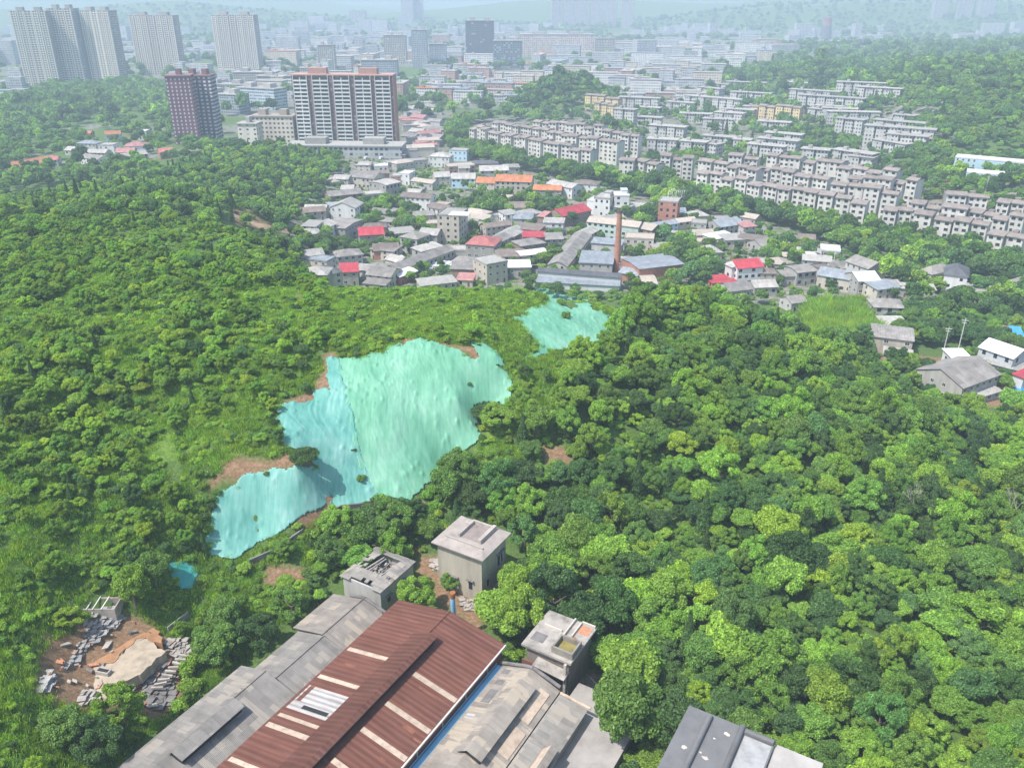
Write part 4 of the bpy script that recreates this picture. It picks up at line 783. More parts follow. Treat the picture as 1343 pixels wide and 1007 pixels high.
HV = [
('A',205,748,385,705,10,5,'hip','dark','beige','beige house with a dark slate-coloured hip roof at the forest edge, left end of village'),
('A',372,712,500,705,10,6.5,'shed','red','grey','house with a bright red roof right beside the dark-roofed house'),
('A',345,600,535,580,9,5,'hip','grey','pale','pale-walled bungalow with grey hip roof behind the red and dark roofs'),
('A',510,440,690,430,11,7,'gable','red','grey','grey house under a broad red gable roof, left part of village'),
('A',405,390,535,325,13,7,'side','grey','grey','grey house showing its gable below the white block with blue-tinted windows'),
('A',235,398,345,352,9,6,'gable','lgrey','white','long two-storey white house on the left forest edge'),
('A',478,240,538,200,13,9.5,'gable','lgrey','white','tall white block with dark window rows and pale roof, left of the paved court'),
('A',290,155,535,130,9,6,'gable','grey','brown','long low brown-grey house with grey roof behind the white block'),
('A',705,72,812,48,14,8,'arch','lgrey','grey','grey house with a broad pale arched roof, upper left of village'),
('A',565,145,690,135,9,6.5,'flat','lgrey','pale','pale flat-roofed house in front of the arched-roof house'),
('A',810,155,1030,170,8,8.5,'gable','brown','white','two-storey white school range with brown gallery and roof'),
('A',1010,230,1140,255,8,7,'gable','brown','white','lower brown-roofed wing running down from the white school range'),
('A',1080,290,1240,300,14,16,'flat','conc','beige','five-storey beige tower block with a white rooftop canopy'),
('A',808,450,932,470,10,7.5,'hip','grey','pale','two-storey pale house with square dark windows, centre of village'),
('A',945,430,1080,440,9,7,'gable','lgrey','grey','grey house with twin pale roof slopes right of the two-storey pale house'),
('A',590,540,760,560,8,5,'shed','grey','beige','beige house with a grey roof and skylight strip, lower centre left'),
('A',700,612,800,640,7,4,'gable','lgrey','beige','small pale-roofed house in front of the skylight-strip house'),
('A',760,640,865,618,5,3,'shed','white','pale','tiny white-roofed lean-to in front of the small pale-roofed house'),
('A',790,700,1210,545,8,4.5,'gable','grey','grey','long low grey shed running diagonally through the village scrap yard'),
('A',965,560,1120,515,6,5,'shed','lgrey','grey','pale sheet-roofed shed joined behind the long diagonal shed'),
('A',805,745,935,700,7,4,'arch','white','dred','shed with a bright white curved roof and red front at the forest edge'),
('A',560,725,740,745,10,5.5,'gable','grey','beige','grey-roofed house between the red roof and the white curved shed'),
('A',540,790,700,805,7,3.5,'shed','grey','beige','lowest grey lean-to sinking into the trees below the white curved shed'),
('A',1180,685,1330,690,9,4.5,'shed','grey','brown','grey-brown open shed beside the heap of white sacks'),
('A',1300,690,1343,692,8,4.4,'shed','dred','brown','short red-roofed shed end left of the beige box house'),
('A',965,810,1225,780,7,3.5,'shed','conc','beige','long low brownish roof at the forest edge left of the beige box house'),
('A',1225,765,1340,770,7,3.2,'shed','pink','beige','low dusty pink roof touching the beige box house'),
('A',60,440,225,425,8,4,'hip','lgrey','white','pale hip-roofed bungalow hidden at the far left forest edge'),
('A',320,428,540,395,6,3.5,'shed','lgrey','grey','long pale awning in front of the grey gabled house'),
('B',285,505,490,520,13,7.5,'hip','dred','grey','house with a large faded red hip roof by the curved path'),
('B',515,500,620,450,8,5,'gable','grey','beige','grey-roofed wing behind the faded red hip roof'),
('B',625,455,725,400,9,4.5,'gable','lgrey','brown','grey-roofed brown shed at the top of the curved path'),
('B',440,660,592,632,11,9.5,'flat','conc','beige','beige box house with a parapet roof and wide dark window at the forest edge'),
('B',595,675,760,672,8,4.5,'shed','white','grey','small shed with a flat bright white roof right of the beige box house'),
('B',690,590,890,565,7,5,'arch','white','dark' if False else 'grey','open shed under a curved white sheet roof, dark inside'),
('B',690,520,870,495,9,5,'hip','grey','brown','grey hip-roofed house above the curved white sheet roof'),
('B',705,450,860,452,7,6,'shed','red','brown','small house with a flat red roof left of the narrow old sheds'),
('B',870,470,1000,465,9,5,'gable','grey','grey','plain grey-roofed house between the small red roof and the narrow old sheds'),
('B',855,345,1000,350,7,7,'shed','lgrey','white','white-fronted house in front of the big crimson roof'),
('B',790,385,985,395,7,4,'shed','dark','brown','dark flat roof full of clutter below the white-fronted house'),
('B',810,300,855,305,9,6.5,'shed','pink','brown','small pinkish-red roof at the left of the white-fronted house'),
('B',1000,300,1205,255,12,6.5,'gable','red','brown','house with the big crimson gable roof, centre of village'),
('B',500,42,765,50,13,8.5,'gable','orange','beige','longest building with a bright orange tile roof and many windows'),
('B',358,52,495,58,11,6.5,'gable','orange','beige','lower orange-roofed wing on the left of the longest orange roof'),
('B',780,105,985,110,9,6.5,'gable','orange','grey','lower orange-roofed wing on the right standing in front'),
('B',880,60,1065,95,9,7,'gable','lgrey','white','white two-storey range with pale roof behind the orange roofs'),
('B',1070,60,1245,72,9,6,'hip','brown','white','white house with a dark brown hip roof behind the orange roofs'),
('B',470,295,590,300,7,3,'flat','conc','pale','round-cornered low park pavilion among trees in the village centre'),
('B',1175,185,1225,190,10,8,'flat','white','white','left low block of the white villa'),
('B',1225,165,1343,175,12,11,'flat','conc','white','main three-storey block of the white villa'),
('C',150,150,255,150,9,12.5,'flat','white','white','tallest right block of the white villa with dark windows'),
('C',105,225,240,245,6,6,'shed','lgrey','white','front terrace wing of the white villa'),
('C',470,190,610,200,10,13,'flat','conc','brick','red brick block with white pipes standing on its roof'),
('C',435,378,615,350,6,5,'gable','steel','bluew','long low blue-walled shed right of the white-green building'),
('C',615,345,750,330,6,5,'gable','beige','beige','long beige-roofed shed continuing the blue-walled shed'),
('C',560,450,730,460,9,4,'gable','lgrey','grey','low pale house with blue-grey roof edge behind the trees right of the chimney'),
('C',735,440,880,435,8,4.5,'gable','beige','beige','beige-roofed low house in the middle of the right cluster'),
('C',735,495,905,490,7,3.5,'flat','beige','grey','flat beige yard roof with dark junk on it'),
('C',875,470,1030,440,7,4.5,'shed','white','pale','white canopy roof right of the flat beige yard roof'),
('C',920,380,1095,355,11,5,'gable','steel','grey','dark shed with blue-grey roof near the big trees'),
('C',1095,380,1190,372,8,5,'shed','pink','pale','small pink-roofed house right of the blue-grey shed'),
('C',1065,300,1180,320,7,4,'gable','beige','grey','beige-roofed long shed end behind the pink-roofed house'),
('C',1050,682,1240,668,10,8.5,'gable','red','white','white house with a bright crimson hip roof above the right forest edge'),
('C',960,650,1010,675,12,8.5,'arch','lgrey','white','tall narrow house with an arched grey roof left of the crimson roof'),
('C',865,790,1040,775,7,3,'shed','red','brick','low crimson lean-to roof with a curled left edge'),
('C',990,850,1155,832,9,4.5,'gable','grey','pale','grey-roofed house in front of the crimson roofs'),
('C',1175,822,1343,815,8,4,'gable','lgrey','grey','long pale-roofed shed right of the grey-roofed house'),
('C',355,800,460,800,12,3.5,'arch','beige','pale','small curved beige roof at the right foot of the factory'),
('D',240,158,305,155,9,5,'shed','white','grey','small blue-white roofed shed in the right cluster'),
('D',180,225,280,215,9,6.5,'arch','grey','grey','grey arched-roof house left in the right cluster'),
('D',110,245,178,243,6,4.5,'shed','grey','grey','small grey annexe left of the arched-roof house'),
('D',283,235,470,265,10,6,'gable','steel','beige','long shed with a pale blue-white roof in the right cluster'),
('D',430,165,545,205,10,6.5,'gable','grey','pale','grey-roofed long house behind the pale blue-white roof'),
('D',495,268,605,262,10,6.5,'gable','white','grey','house with white striped roof sheets in the right cluster'),
('D',592,312,705,300,8,5,'shed','steel','beige','pale grey-blue roof in front of the white striped roof'),
('D',575,402,740,408,9,5,'hip','grey','pale','grey bungalow with four dark windows facing the forest'),
('D',625,492,747,492,6,4,'shed','lgrey','grey','plain pale lean-to below the grey bungalow'),
('D',560,548,775,575,11,6.5,'arch','grey','beige','large house with a low arched grey roof beside the bamboo patch'),
('D',625,640,765,660,4,3,'shed','lgrey','beige','low front porch of the house beside the bamboo patch'),
('D',805,215,870,235,12,8,'hip','grey','pale','left grey hip-roofed house of the pair by the big trees'),
('D',935,235,1055,250,13,9.5,'hip','dark','white','white house with many dark windows and grey hip roof, right of the pair'),
('D',715,305,890,315,5,4,'shed','conc','grey','low grey roof linking the cluster to the hip-roofed pair'),
('D',950,345,1240,375,12,3.2,'flat','conc','beige','wide flat grey-beige roof in front of the white hip-roofed house'),
('D',1275,265,1343,285,11,7,'hip','grey','pale','grey hip-roofed house at the right picture edge'),
('D',1030,815,1220,745,14,6.5,'gable','grey','grey','big grey-roofed house at lower right above the forest'),
('D',1005,690,1100,690,9,7,'shed','white','white','white-roofed house behind the big grey-roofed house'),
('D',1115,605,1290,665,9,9,'gable','white','steel','open raised white awning roof on posts at the right edge'),
('D',1130,680,1330,730,6,5.5,'shed','lgrey','steel','long pale sheet-metal lean-to under the white awning'),
('D',1290,745,1343,765,8,6,'shed','red','white','red roof corner cut by the right picture edge'),
('D',1295,555,1343,560,8,6,'shed','blue','grey','blue roof corner cut by the right picture edge'),
('D',1220,550,1300,560,9,4,'shed','brown','grey','low brown-grey roof behind the white awning'),
('D',1075,875,1225,830,4,2.6,'shed','conc','grey','low concrete terrace roof in front of the big grey-roofed house'),
('D',1310,850,1343,855,6,1.6,'flat','blue','green','low pool enclosure with pale green walls at the right edge'),
('D',150,382,230,372,7,4,'gable','grey','pale','small grey-roofed hut half hidden behind trees'),
('D',185,50,272,55,7,4,'gable','brown','grey','brown-roofed hut beside the avenue trees'),
('D',300,110,400,118,9,3.5,'flat','white','pale','cluttered white-roofed market shed by the avenue trees'),
('E',135,305,300,320,12,7.5,'gable','grey','beige','grey-roofed house with a rusty frame leaning on it, upper left'),
('E',262,290,400,285,7,5,'shed','brown','brown','brown shed right of the rusty frame house'),
('E',460,285,530,290,8,7.5,'flat','white','white','small two-storey white house left of the big dark tree'),
('E',195,230,275,232,7,5,'gable','lgrey','beige','small pale house below the car park deck'),
('E',300,240,390,238,8,4.5,'flat','white','pale','white cluttered roof beside the small pale house'),
('E',390,220,650,200,10,4.5,'flat','conc','beige','long pale concrete roof next to the car park deck'),
('E',660,175,790,180,11,8,'hip','lgrey','white','pale-walled house with shallow grey hip roof behind the big dark tree'),
('E',790,135,905,140,9,8,'flat','conc','bluew','pale blue-walled box house at the end of the green strip'),
('E',790,245,960,235,11,5,'flat','beige','brown','wide beige flat roof over a dark open ground floor'),
('E',700,310,800,305,10,6,'gable','lgrey','beige','beige house with pale roof behind the round tree'),
('E',805,320,960,320,11,6.5,'gable','lgrey','bluew','grey-blue house with pale roof left of the orange wings'),
('E',995,270,1180,265,11,6,'gable','lgrey','pale','pale long house immediately behind the orange roofs'),
('E',960,225,1110,222,9,4,'shed','dark','brown','low dark roof between the beige flat roof and the tree belt'),
('E',1150,248,1250,246,8,4.5,'shed','grey','grey','grey shed tucked against the tree belt'),
('E',30,320,130,325,8,5,'gable','lgrey','beige','beige house with pale roof at the forest edge, upper left'),
('E',85,390,165,388,8,4,'shed','lgrey','grey','pale shed roof in front of the rusty frame house'),
('F',270,150,340,152,9,4,'gable','lgrey','pale','pale roofed farmhouse left in the far left hamlet'),
('F',318,122,400,124,9,6,'hip','steel','pale','house with a blue-grey roof in the far left hamlet'),
('F',335,180,410,190,9,5,'gable','grey','white','grey gabled house in the front of the far left hamlet'),
('F',360,160,440,162,8,5,'gable','lgrey','pale','pale gabled house in the middle of the far left hamlet'),
('F',410,130,475,130,9,8,'flat','lgrey','white','tall white house in the far left hamlet'),
('F',440,85,505,82,9,8,'gable','orange','bluew','blue-walled house with an orange roof above the far left hamlet'),
('F',575,72,612,72,8,8,'flat','white','white','small white tower house among trees above the hamlet'),
('F',485,160,560,158,10,5,'gable','pink','pale','dusty pink-roofed house right in the far left hamlet'),
('F',520,135,610,132,12,6,'hip','pink','white','large pinkish-white hip-roofed hall of the far left hamlet'),
('F',510,180,620,165,8,5,'gable','lgrey','pale','long pale shed at the lower right of the far left hamlet'),
('F',670,160,730,155,9,5,'gable','dred','brick','red-roofed house at the right end of the far left hamlet'),
('F',60,222,205,205,9,5,'gable','orange','pale','long orange-roofed barn at the far left'),
('F',180,192,240,190,8,5,'gable','dred','pale','red-roofed cottage behind the long orange-roofed barn'),
('F',350,80,378,80,7,5,'gable','dred','brick','tiny red-roofed hut between trees of the far left hamlet'),
('P',1253,206,1343,214,9,9,'flat','bluew' if False else 'white','bluew','long pale blue two-storey school block on the right hillside'),
('P',1268,226,1317,230,9,8.5,'flat','white','bluew','short pale blue block with dark windows below the long blue school block'),
('P',18,218,75,208,9,5,'gable','orange','pale','orange roof just visible at the left picture edge'),
('P',590,152,612,153,9,7,'flat','pink','brick','small red stepped house in the green strip near the white slab'),
('P',1055,595,1056,595.5,1,1,'flat','conc','conc','x'),
]
for hspec in HV:
    if hspec[-1] == 'x': continue
    dm = 2.6 if 'tallest right' in hspec[-1] or 'main three' in hspec[-1] else 0
    house(*hspec, dome=dm)
# beige tower canopy, brick block pipes
x, y, z = GV(603, 281, 19); t = thing('rooftop_canopy', 'white canopy on posts over the roof of the five-storey beige block', 'canopy', (x, y, z+16.6), R(-10))
o = MB(); o.box(-5, 5, -4, 4, 2.6, 2.8); o.build('canopy_roof', RM['white'], t)
for sx in (-4.5, 4.5):
    for sy in (-3.5, 3.5): o = MB(); o.box(sx-.1, sx+.1, sy-.1, sy+.1, -.2, 2.6); o.build('post', FRAME, t)
x, y, z = GV(887, 255, 15); t = thing('roof_pipes', 'cluster of bent white vent pipes on the red brick block', 'vent pipes', (x, y, z+13.2), R(-15))
for k in range(9):
    o = MB(); a = -4.5+k*1.1; o.tube((a, random.uniform(-2, 2), 0), (a, 0, 3.2+random.uniform(-.8, 1)), .13); o.tube((a, 0, 3.2), (a+.5, 0, 4.6), .13); o.build('pipe', WM['white'], t)
# ---------------------------------------------------------------- the works with the tall brick chimney
KG = 'buildings of the works below the tall chimney'
house('J',180,535,608,568,4.5,6,'gable','dark','steel','long dark grey roofed front range of the works, with a tilted left end',group=KG,win=False,cat='factory',name='factory_range')
house('J',175,590,600,612,6,3,'shed','steel','steel','blue-grey lean-to along the foot of the works',group=KG,win=False,cat='factory',name='factory_range')
house('J',395,490,565,498,15,7,'shed','steel','pale','pale hall with a smooth blue-grey roof left of the chimney',group=KG,cat='factory',name='factory_range')
house('J',612,470,705,525,20,7,'side','steel','brick','brick-gabled hall with a pale blue-grey roof right of the chimney',group=KG,win=False,cat='factory',name='factory_range')
house('J',600,540,695,560,7,4,'gable','steel','brick','low brick shed between the gabled hall and the dark front range',group=KG,win=False,cat='factory',name='factory_range')
house('J',458,388,610,400,7,6,'shed','steel','pale','upper blue-grey roof behind the smooth-roofed hall',group=KG,win=False,cat='factory',name='factory_range')
house('J',435,278,700,308,8,9,'gable','beige','green','two-storey white and green building with rows of framed windows behind the works',group=KG,cat='factory office',name='office_building')
house('J',705,312,770,325,9,8,'gable','beige','brown','brown end section of the white and green building',group=KG,cat='factory office',name='office_building')
house('J',630,365,780,372,9,7,'flat','beige','beige','beige flat-roofed block with one dark window right of the white-green building',group=KG,cat='factory',name='factory_range')
house('J',330,510,455,350,8,5,'gable','grey','beige','narrow old grey shed with posts running up the left side of the works',group=KG,cat='factory',name='old_shed')
house('J',440,350,500,320,7,5,'gable','lgrey','beige','pale-roofed upper end of the narrow old shed',group=KG,cat='factory',name='old_shed')
CHB = plain('chimney_brick', (.36, .17, .11), .35, .7)
x, y, z = GV(808.5, 357, 0); t = thing('brick_chimney', 'tall tapering brown brick chimney rising from the works', 'chimney', (x, y, z))
o = MB(); o.tube((0, 0, -2), (0, 0, 28.5), 1.75, 1.12, 20); o.build('shaft', CHB, t, smooth=False); o = MB(); o.tube((0, 0, 28.5), (0, 0, 29.6), 1.3, 1.35, 20); o.tube((0, 0, 29.6), (0, 0, 29.65), .9, .9, 16, 1); o.build('cap', [plain('soot_brick', (.12, .08, .07), .3), DARKG], t)
# poles
def pole(px, py, h, label, lamp=True):
    x, y, z = GV(px, py, 0, 230 if py > 400 else 320); t = thing('utility_pole', label, 'pole', (x, y, z), random.uniform(-.5, .5)); o = MB(); o.tube((0, 0, -1), (0, 0, h), .2, .13, 8); o.build('pole_shaft', FRAME, t)
    o = MB(); o.box(-1.1, 1.1, -.07, .07, h-.8, h-.6); o.build('crossarm', FRAME, t); o = MB(); o.box(-.7, .7, -.07, .07, h-1.7, h-1.5); o.build('crossarm', FRAME, t)
for q in [(1237,463,10,'double-armed white utility pole above the forest at right, left of two'),(1254,470,15,'taller utility pole behind the double-armed one'),(1092,352,9,'pale pole beside the avenue trees'),(671,322,16,'tall thin pole by the curved path in the village centre'),(1290,262,14,'thin pole in the trees below the long stepped blocks'),(1000,315,8,'short pole beside the right crimson roof')]: pole(*q)
# heap of white sacks in the scrap yard
x, y, z = GV(574, 349, 0); o = MB(); rr = random.Random(9)
for k in range(240):
    a, b_ = rr.gauss(0, 5), rr.gauss(0, 3.2); s = rr.uniform(.4, 1.1); zz = max(0, 1.6-abs(a)*.16-abs(b_)*.2)+rr.uniform(0, .6)
    o.slab((a-s, b_-s*.6, zz+rr.uniform(0, .5)), (a+s, b_-s*.5, zz+rr.uniform(0, .5)), (a+s, b_+s*.7, zz+rr.uniform(0, .5)), (a-s, b_+s*.6, zz+rr.uniform(0, .5)), .4)
tag(o.build('sack_heap', plain('white_sacks', (.55, .56, .58), .35, 1.5), None, (x, y, z), R(25)), 'sprawling heap of white sacks and scrap in the village yard', 'heap', kind='stuff')
# car park deck under the brown and white slab, with three white vans
x, y, z = GV(500, 206, 0); t = thing('parking_deck', 'dark open parking deck at the foot of the brown and white slab', 'parking deck', (x, y, z), R(-10)); o = MB(); o.box(-22, 22, -7, 7, 3.0, 3.5); o.build('deck', RM['conc'], t)
for k in range(7): o = MB(); o.box(-21+k*7-.2, -21+k*7+.2, -6.8, -6.4, -1, 3.0); o.build('post', WM['grey'], t)
def van(px, py, rz, label, z0=0, col='white'):
    x, y, z = GV(px, py, 0); t = thing('parked_van', label, 'van', (x, y, z+z0), rz, 'vans parked by the deck')
    b_ = MB(); b_.prism([(-2.4, -.95), (2.4, -.95), (2.4, .95), (-2.4, .95)], .45, 1.1); b_.face([(-2.4, -.95, 1.1), (1.3, -.95, 1.1), (.9, -.85, 2.1), (-2.35, -.85, 2.1)]); b_.face([(-2.4, .95, 1.1), (-2.35, .85, 2.1), (.9, .85, 2.1), (1.3, .95, 1.1)]); b_.face([(-2.35, -.85, 2.1), (.9, -.85, 2.1), (.9, .85, 2.1), (-2.35, .85, 2.1)]); b_.face([(-2.4, .95, 1.1), (-2.4, -.95, 1.1), (-2.35, -.85, 2.1), (-2.35, .85, 2.1)]); b_.face([(1.3, -.95, 1.1), (1.3, .95, 1.1), (.9, .85, 2.1), (.9, -.85, 2.1)]); b_.build('body', WM[col], t)
    g_ = MB(); g_.face([(1.33, -.85, 1.15), (1.33, .85, 1.15), (.95, .78, 2.0), (.95, -.78, 2.0)]); g_.build('windscreen', GLASS, t)
    for sx in (-1.5, 1.5):
        for sy in (-.95, .95): o = MB(); o.tube((sx, sy-.1, .38), (sx, sy+.1, .38), .38, .38, 12); o.build('wheel', DARKG, t)
van(481, 209, R(60), 'white van parked left in front of the dark parking deck'); van(501, 209, R(55), 'white van parked in the middle in front of the dark parking deck'); van(508, 208, R(50), 'white van parked right in front of the dark parking deck')
# dense roofs climbing behind the brown and white slab
rr = random.Random(77)
for k in range(34):
    px = rr.uniform(528, 572)+ (k % 3)*2; py = 140+k*1.75+rr.uniform(-1, 1)
    px = min(px, 568); w_ = rr.uniform(16, 30)
    house('P', px-w_/2, py, px+w_/2, py+rr.uniform(-3, 2), rr.uniform(7, 11), rr.uniform(4, 7), rr.choice(['gable', 'hip', 'gable', 'flat']), rr.choice(['lgrey', 'grey', 'beige', 'pink', 'lgrey']), rr.choice(['pale', 'beige', 'grey']), 'low pale-roofed house packed in the lane behind the brown and white slab', group='low houses behind the brown and white slab', win=False)

# small outbuildings tucked into the gaps of the village
VPOLY = [(440,225),(520,205),(620,215),(700,235),(850,262),(960,290),(1080,330),(1180,372),(1150,400),(1000,372),(900,350),(860,380),(700,365),(520,372),(410,370),(395,300)]
rr = random.Random(31); made = 0
for k in range(900):
    if made >= 74: break
    px, py = rr.uniform(395, 1180), rr.uniform(208, 398)
    if not inpoly(px, py, VPOLY): continue
    x, y, z = GV(px, py, 0); w_, d_ = rr.uniform(7, 15), rr.uniform(6, 10)
    if math.hypot(x-U(900, 345, 0)[0], y-U(900, 345, 0)[1]) < 24: continue
    if not free1(x, y, 4.6): continue
    t_ = ad_ = y; hw = w_/2*FPX/(y*CP+CAMH*SP); s_ = rr.uniform(-.16, .16)
    house('P', px-hw, py+hw*s_, px+hw, py-hw*s_, d_, rr.uniform(3, 5.5), rr.choice(['gable', 'shed', 'hip', 'flat', 'gable']), rr.choice(['grey', 'lgrey', 'grey', 'lgrey', 'beige', 'brown', 'steel', 'conc']), rr.choice(['beige', 'grey', 'pale', 'white', 'brick']), 'small plain outbuilding tucked into a gap between the village houses', name='outbuilding', group='small outbuildings of the village'); made += 1
print('outbuildings', made)

# ---------------------------------------------------------------- stepped apartment blocks
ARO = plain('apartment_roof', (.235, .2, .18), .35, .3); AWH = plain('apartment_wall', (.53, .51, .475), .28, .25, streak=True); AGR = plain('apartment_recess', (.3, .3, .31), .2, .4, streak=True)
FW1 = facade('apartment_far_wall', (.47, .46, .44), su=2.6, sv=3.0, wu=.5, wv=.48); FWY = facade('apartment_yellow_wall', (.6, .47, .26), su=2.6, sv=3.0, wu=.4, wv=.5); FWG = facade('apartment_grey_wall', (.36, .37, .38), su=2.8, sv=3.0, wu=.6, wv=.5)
def block(crp, x1, y1, x2, y2, label, h=17, d=11, uw=9.0, near=True, roofm=None, wallm=None, group='stepped apartment blocks', slabroof=False, setb=2.2):
    A, L, a, z = front(crp, x1, y1, x2, y2, h)
    if L > 130: print('LONGB', label, round(L), round(math.degrees(a)))
    ux, uy = math.cos(a), math.sin(a); cx = A[0]+ux*L/2-uy*d/2; cy = A[1]+uy*L/2+ux*d/2
    t = thing('apartment_block', label, 'apartment block', (cx, cy, z), a, group); claim(cx, cy, L/2, d/2, a)
    n = max(1, round(L/uw)); u = L/n; l = L/2; q = d/2; rr = random.Random(int(abs(cx)*3+abs(cy)*5)); wl = MB(); rc = MB(); rf = MB(); nf = max(2, round(h/3.0)); cnt = 0
    for i in range(n):
        x0 = -l+u*i; hz = h+rr.choice([-1.6, -.8, 0, .4, 1.1])*(0 if slabroof else 1.0); yb = -q+(setb if i % 2 else 0); g_ = .004*i
        rw = u*.13 if near else u*.16
        wl.box(x0+rw/2, x0+u-rw/2, yb, q, -6, hz, 0)
        rc.box(x0-rw/2+(rw/2 if i == 0 else 0), x0+rw/2, -q+2.6+g_, q-.02, -6, hz-.25, 0)
        if slabroof: continue
        o_ = .75; rf.slab((x0+.05, yb-o_, hz), (x0+u-.05, yb-o_, hz), (x0+u-.05, 0, hz+1.1), (x0+.05, 0, hz+1.1), .25); rf.slab((x0+.05, .01, hz+1.1), (x0+u-.05, .01, hz+1.1), (x0+u-.05, q+.4, hz), (x0+.05, q+.4, hz), .25)
        if near and i % 2: rf.box(x0+rw, x0+rw+2.6, .6, 3.6, hz+.2, hz+2.0)
        if near:
            cols = 2 if u < 10 else 3
            for j in range(nf):
                zz = hz-1.6-3.0*j
                if zz < 1 or cnt > 96: break
                for c_ in range(cols):
                    if j and rr.random() < .06: continue
                    put(WINDARK, 'window', t, (x0+rw/2+(u-rw)*(c_+.5)/cols, yb, zz), 0, (1.9 if rr.random() < .7 else 1.2, 1, 1.5)); cnt += 1
    if near:
        for sg, rz in ((-1, -math.pi/2), (1, math.pi/2)):
            for j in range(min(nf, 5)): put(WINDARK, 'window', t, (sg*(l-(u*.15)), 1.2, h-1.9-3*j), rz, (.9, 1, 1.2))
    if slabroof: rf.box(-l-.6, l+.6, -q-.7, q+.7, h, h+.35); rf.box(-l*.6, -l*.6+3, -1.5, 2, h+.35, h+2.4)
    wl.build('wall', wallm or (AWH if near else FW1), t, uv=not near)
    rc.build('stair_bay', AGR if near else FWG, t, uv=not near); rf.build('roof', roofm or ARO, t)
    return t
BL = [
('G',40,292,235,322,'front row, leftmost run of the grey-roofed stepped block above the avenue trees'),
('G',240,325,355,350,'front row, run of the stepped block directly right of the leftmost run'),
('G',362,358,520,382,'front row, middle run of the stepped block with pale tan roofs'),
('G',522,385,720,408,'front row, last run before the tall white gable end'),
('G',160,265,282,285,'second row, short stepped block at the left behind the front row'),
('G',45,246,160,262,'second row, far left stepped block beside the tree belt'),
('G',282,275,428,292,'second row, stepped block left of centre'),
('G',428,298,560,318,'second row, stepped block in the centre with deep recesses'),
('G',572,340,842,372,'tallest stepped block with a bright tan roof and white gable end at its right'),
('G',165,228,285,238,'third row, small stepped block at the left'),
('G',318,228,455,245,'third row, stepped block left of centre with white bays'),
('G',458,240,620,262,'third row, stepped block in the centre'),
('G',600,262,835,296,'third row, long stepped block right of centre'),
('G',640,308,818,330,'third row, stepped block tucked behind the tallest block'),
('G',820,320,912,335,'white end block with six storeys and dark balconies at the right end of the rows'),
('G',782,440,900,452,'right group front row, leftmost run beside the tallest block'),
('G',902,456,1060,478,'right group front row, second run with peeling white walls'),
('G',1062,480,1200,500,'right group front row, third run'),
('G',1198,520,1343,545,'right group front row, last run cut by the picture edge'),
('G',890,415,1010,430,'right group middle row, left run with dark recesses'),
('G',1012,428,1120,442,'right group middle row, centre run'),
('G',1122,440,1235,458,'right group middle row, right run'),
('G',1218,462,1343,480,'right group middle row, run cut by the picture edge'),
('G',1035,372,1212,384,'symmetrical pale block with a stepped hip roof at the back of the right group'),
('G',1230,415,1343,430,'pale block with tan roof at the right picture edge'),
('I',130,172,240,196,'left row, front block, far left run beside the green strip'),
('I',242,198,370,226,'left row, front block, second run'),
('I',372,228,520,260,'left row, front block, third run'),
('I',522,262,720,288,'left row, front block, right run with a square grey end'),
('I',240,152,340,166,'left row, middle block, far left run with white bays'),
('I',342,168,435,182,'left row, middle block, second run with tan roof'),
('I',440,188,615,215,'left row, middle block, darker run in the centre'),
('I',610,222,860,252,'left row, middle block, right run with tall white gable'),
('I',440,142,600,160,'left row, back block, left run'),
('I',602,162,780,178,'left row, back block, right run'),
('I',778,185,870,198,'left row, back block, small grey run before the white end house'),
('I',872,215,958,222,'white end house at the right of the left row'),
('I',862,335,940,340,'small white stepped house right of the left row, lower'),
('I',942,330,1040,350,'small grey stepped house beside the lower white one'),
('I',1065,320,1230,330,'stepped house with white bays above the avenue trees, centre'),
]
for q in BL: block(*q[:5], q[5], h=15.5 if q[0] == 'G' and q[1] > 780 else 17)
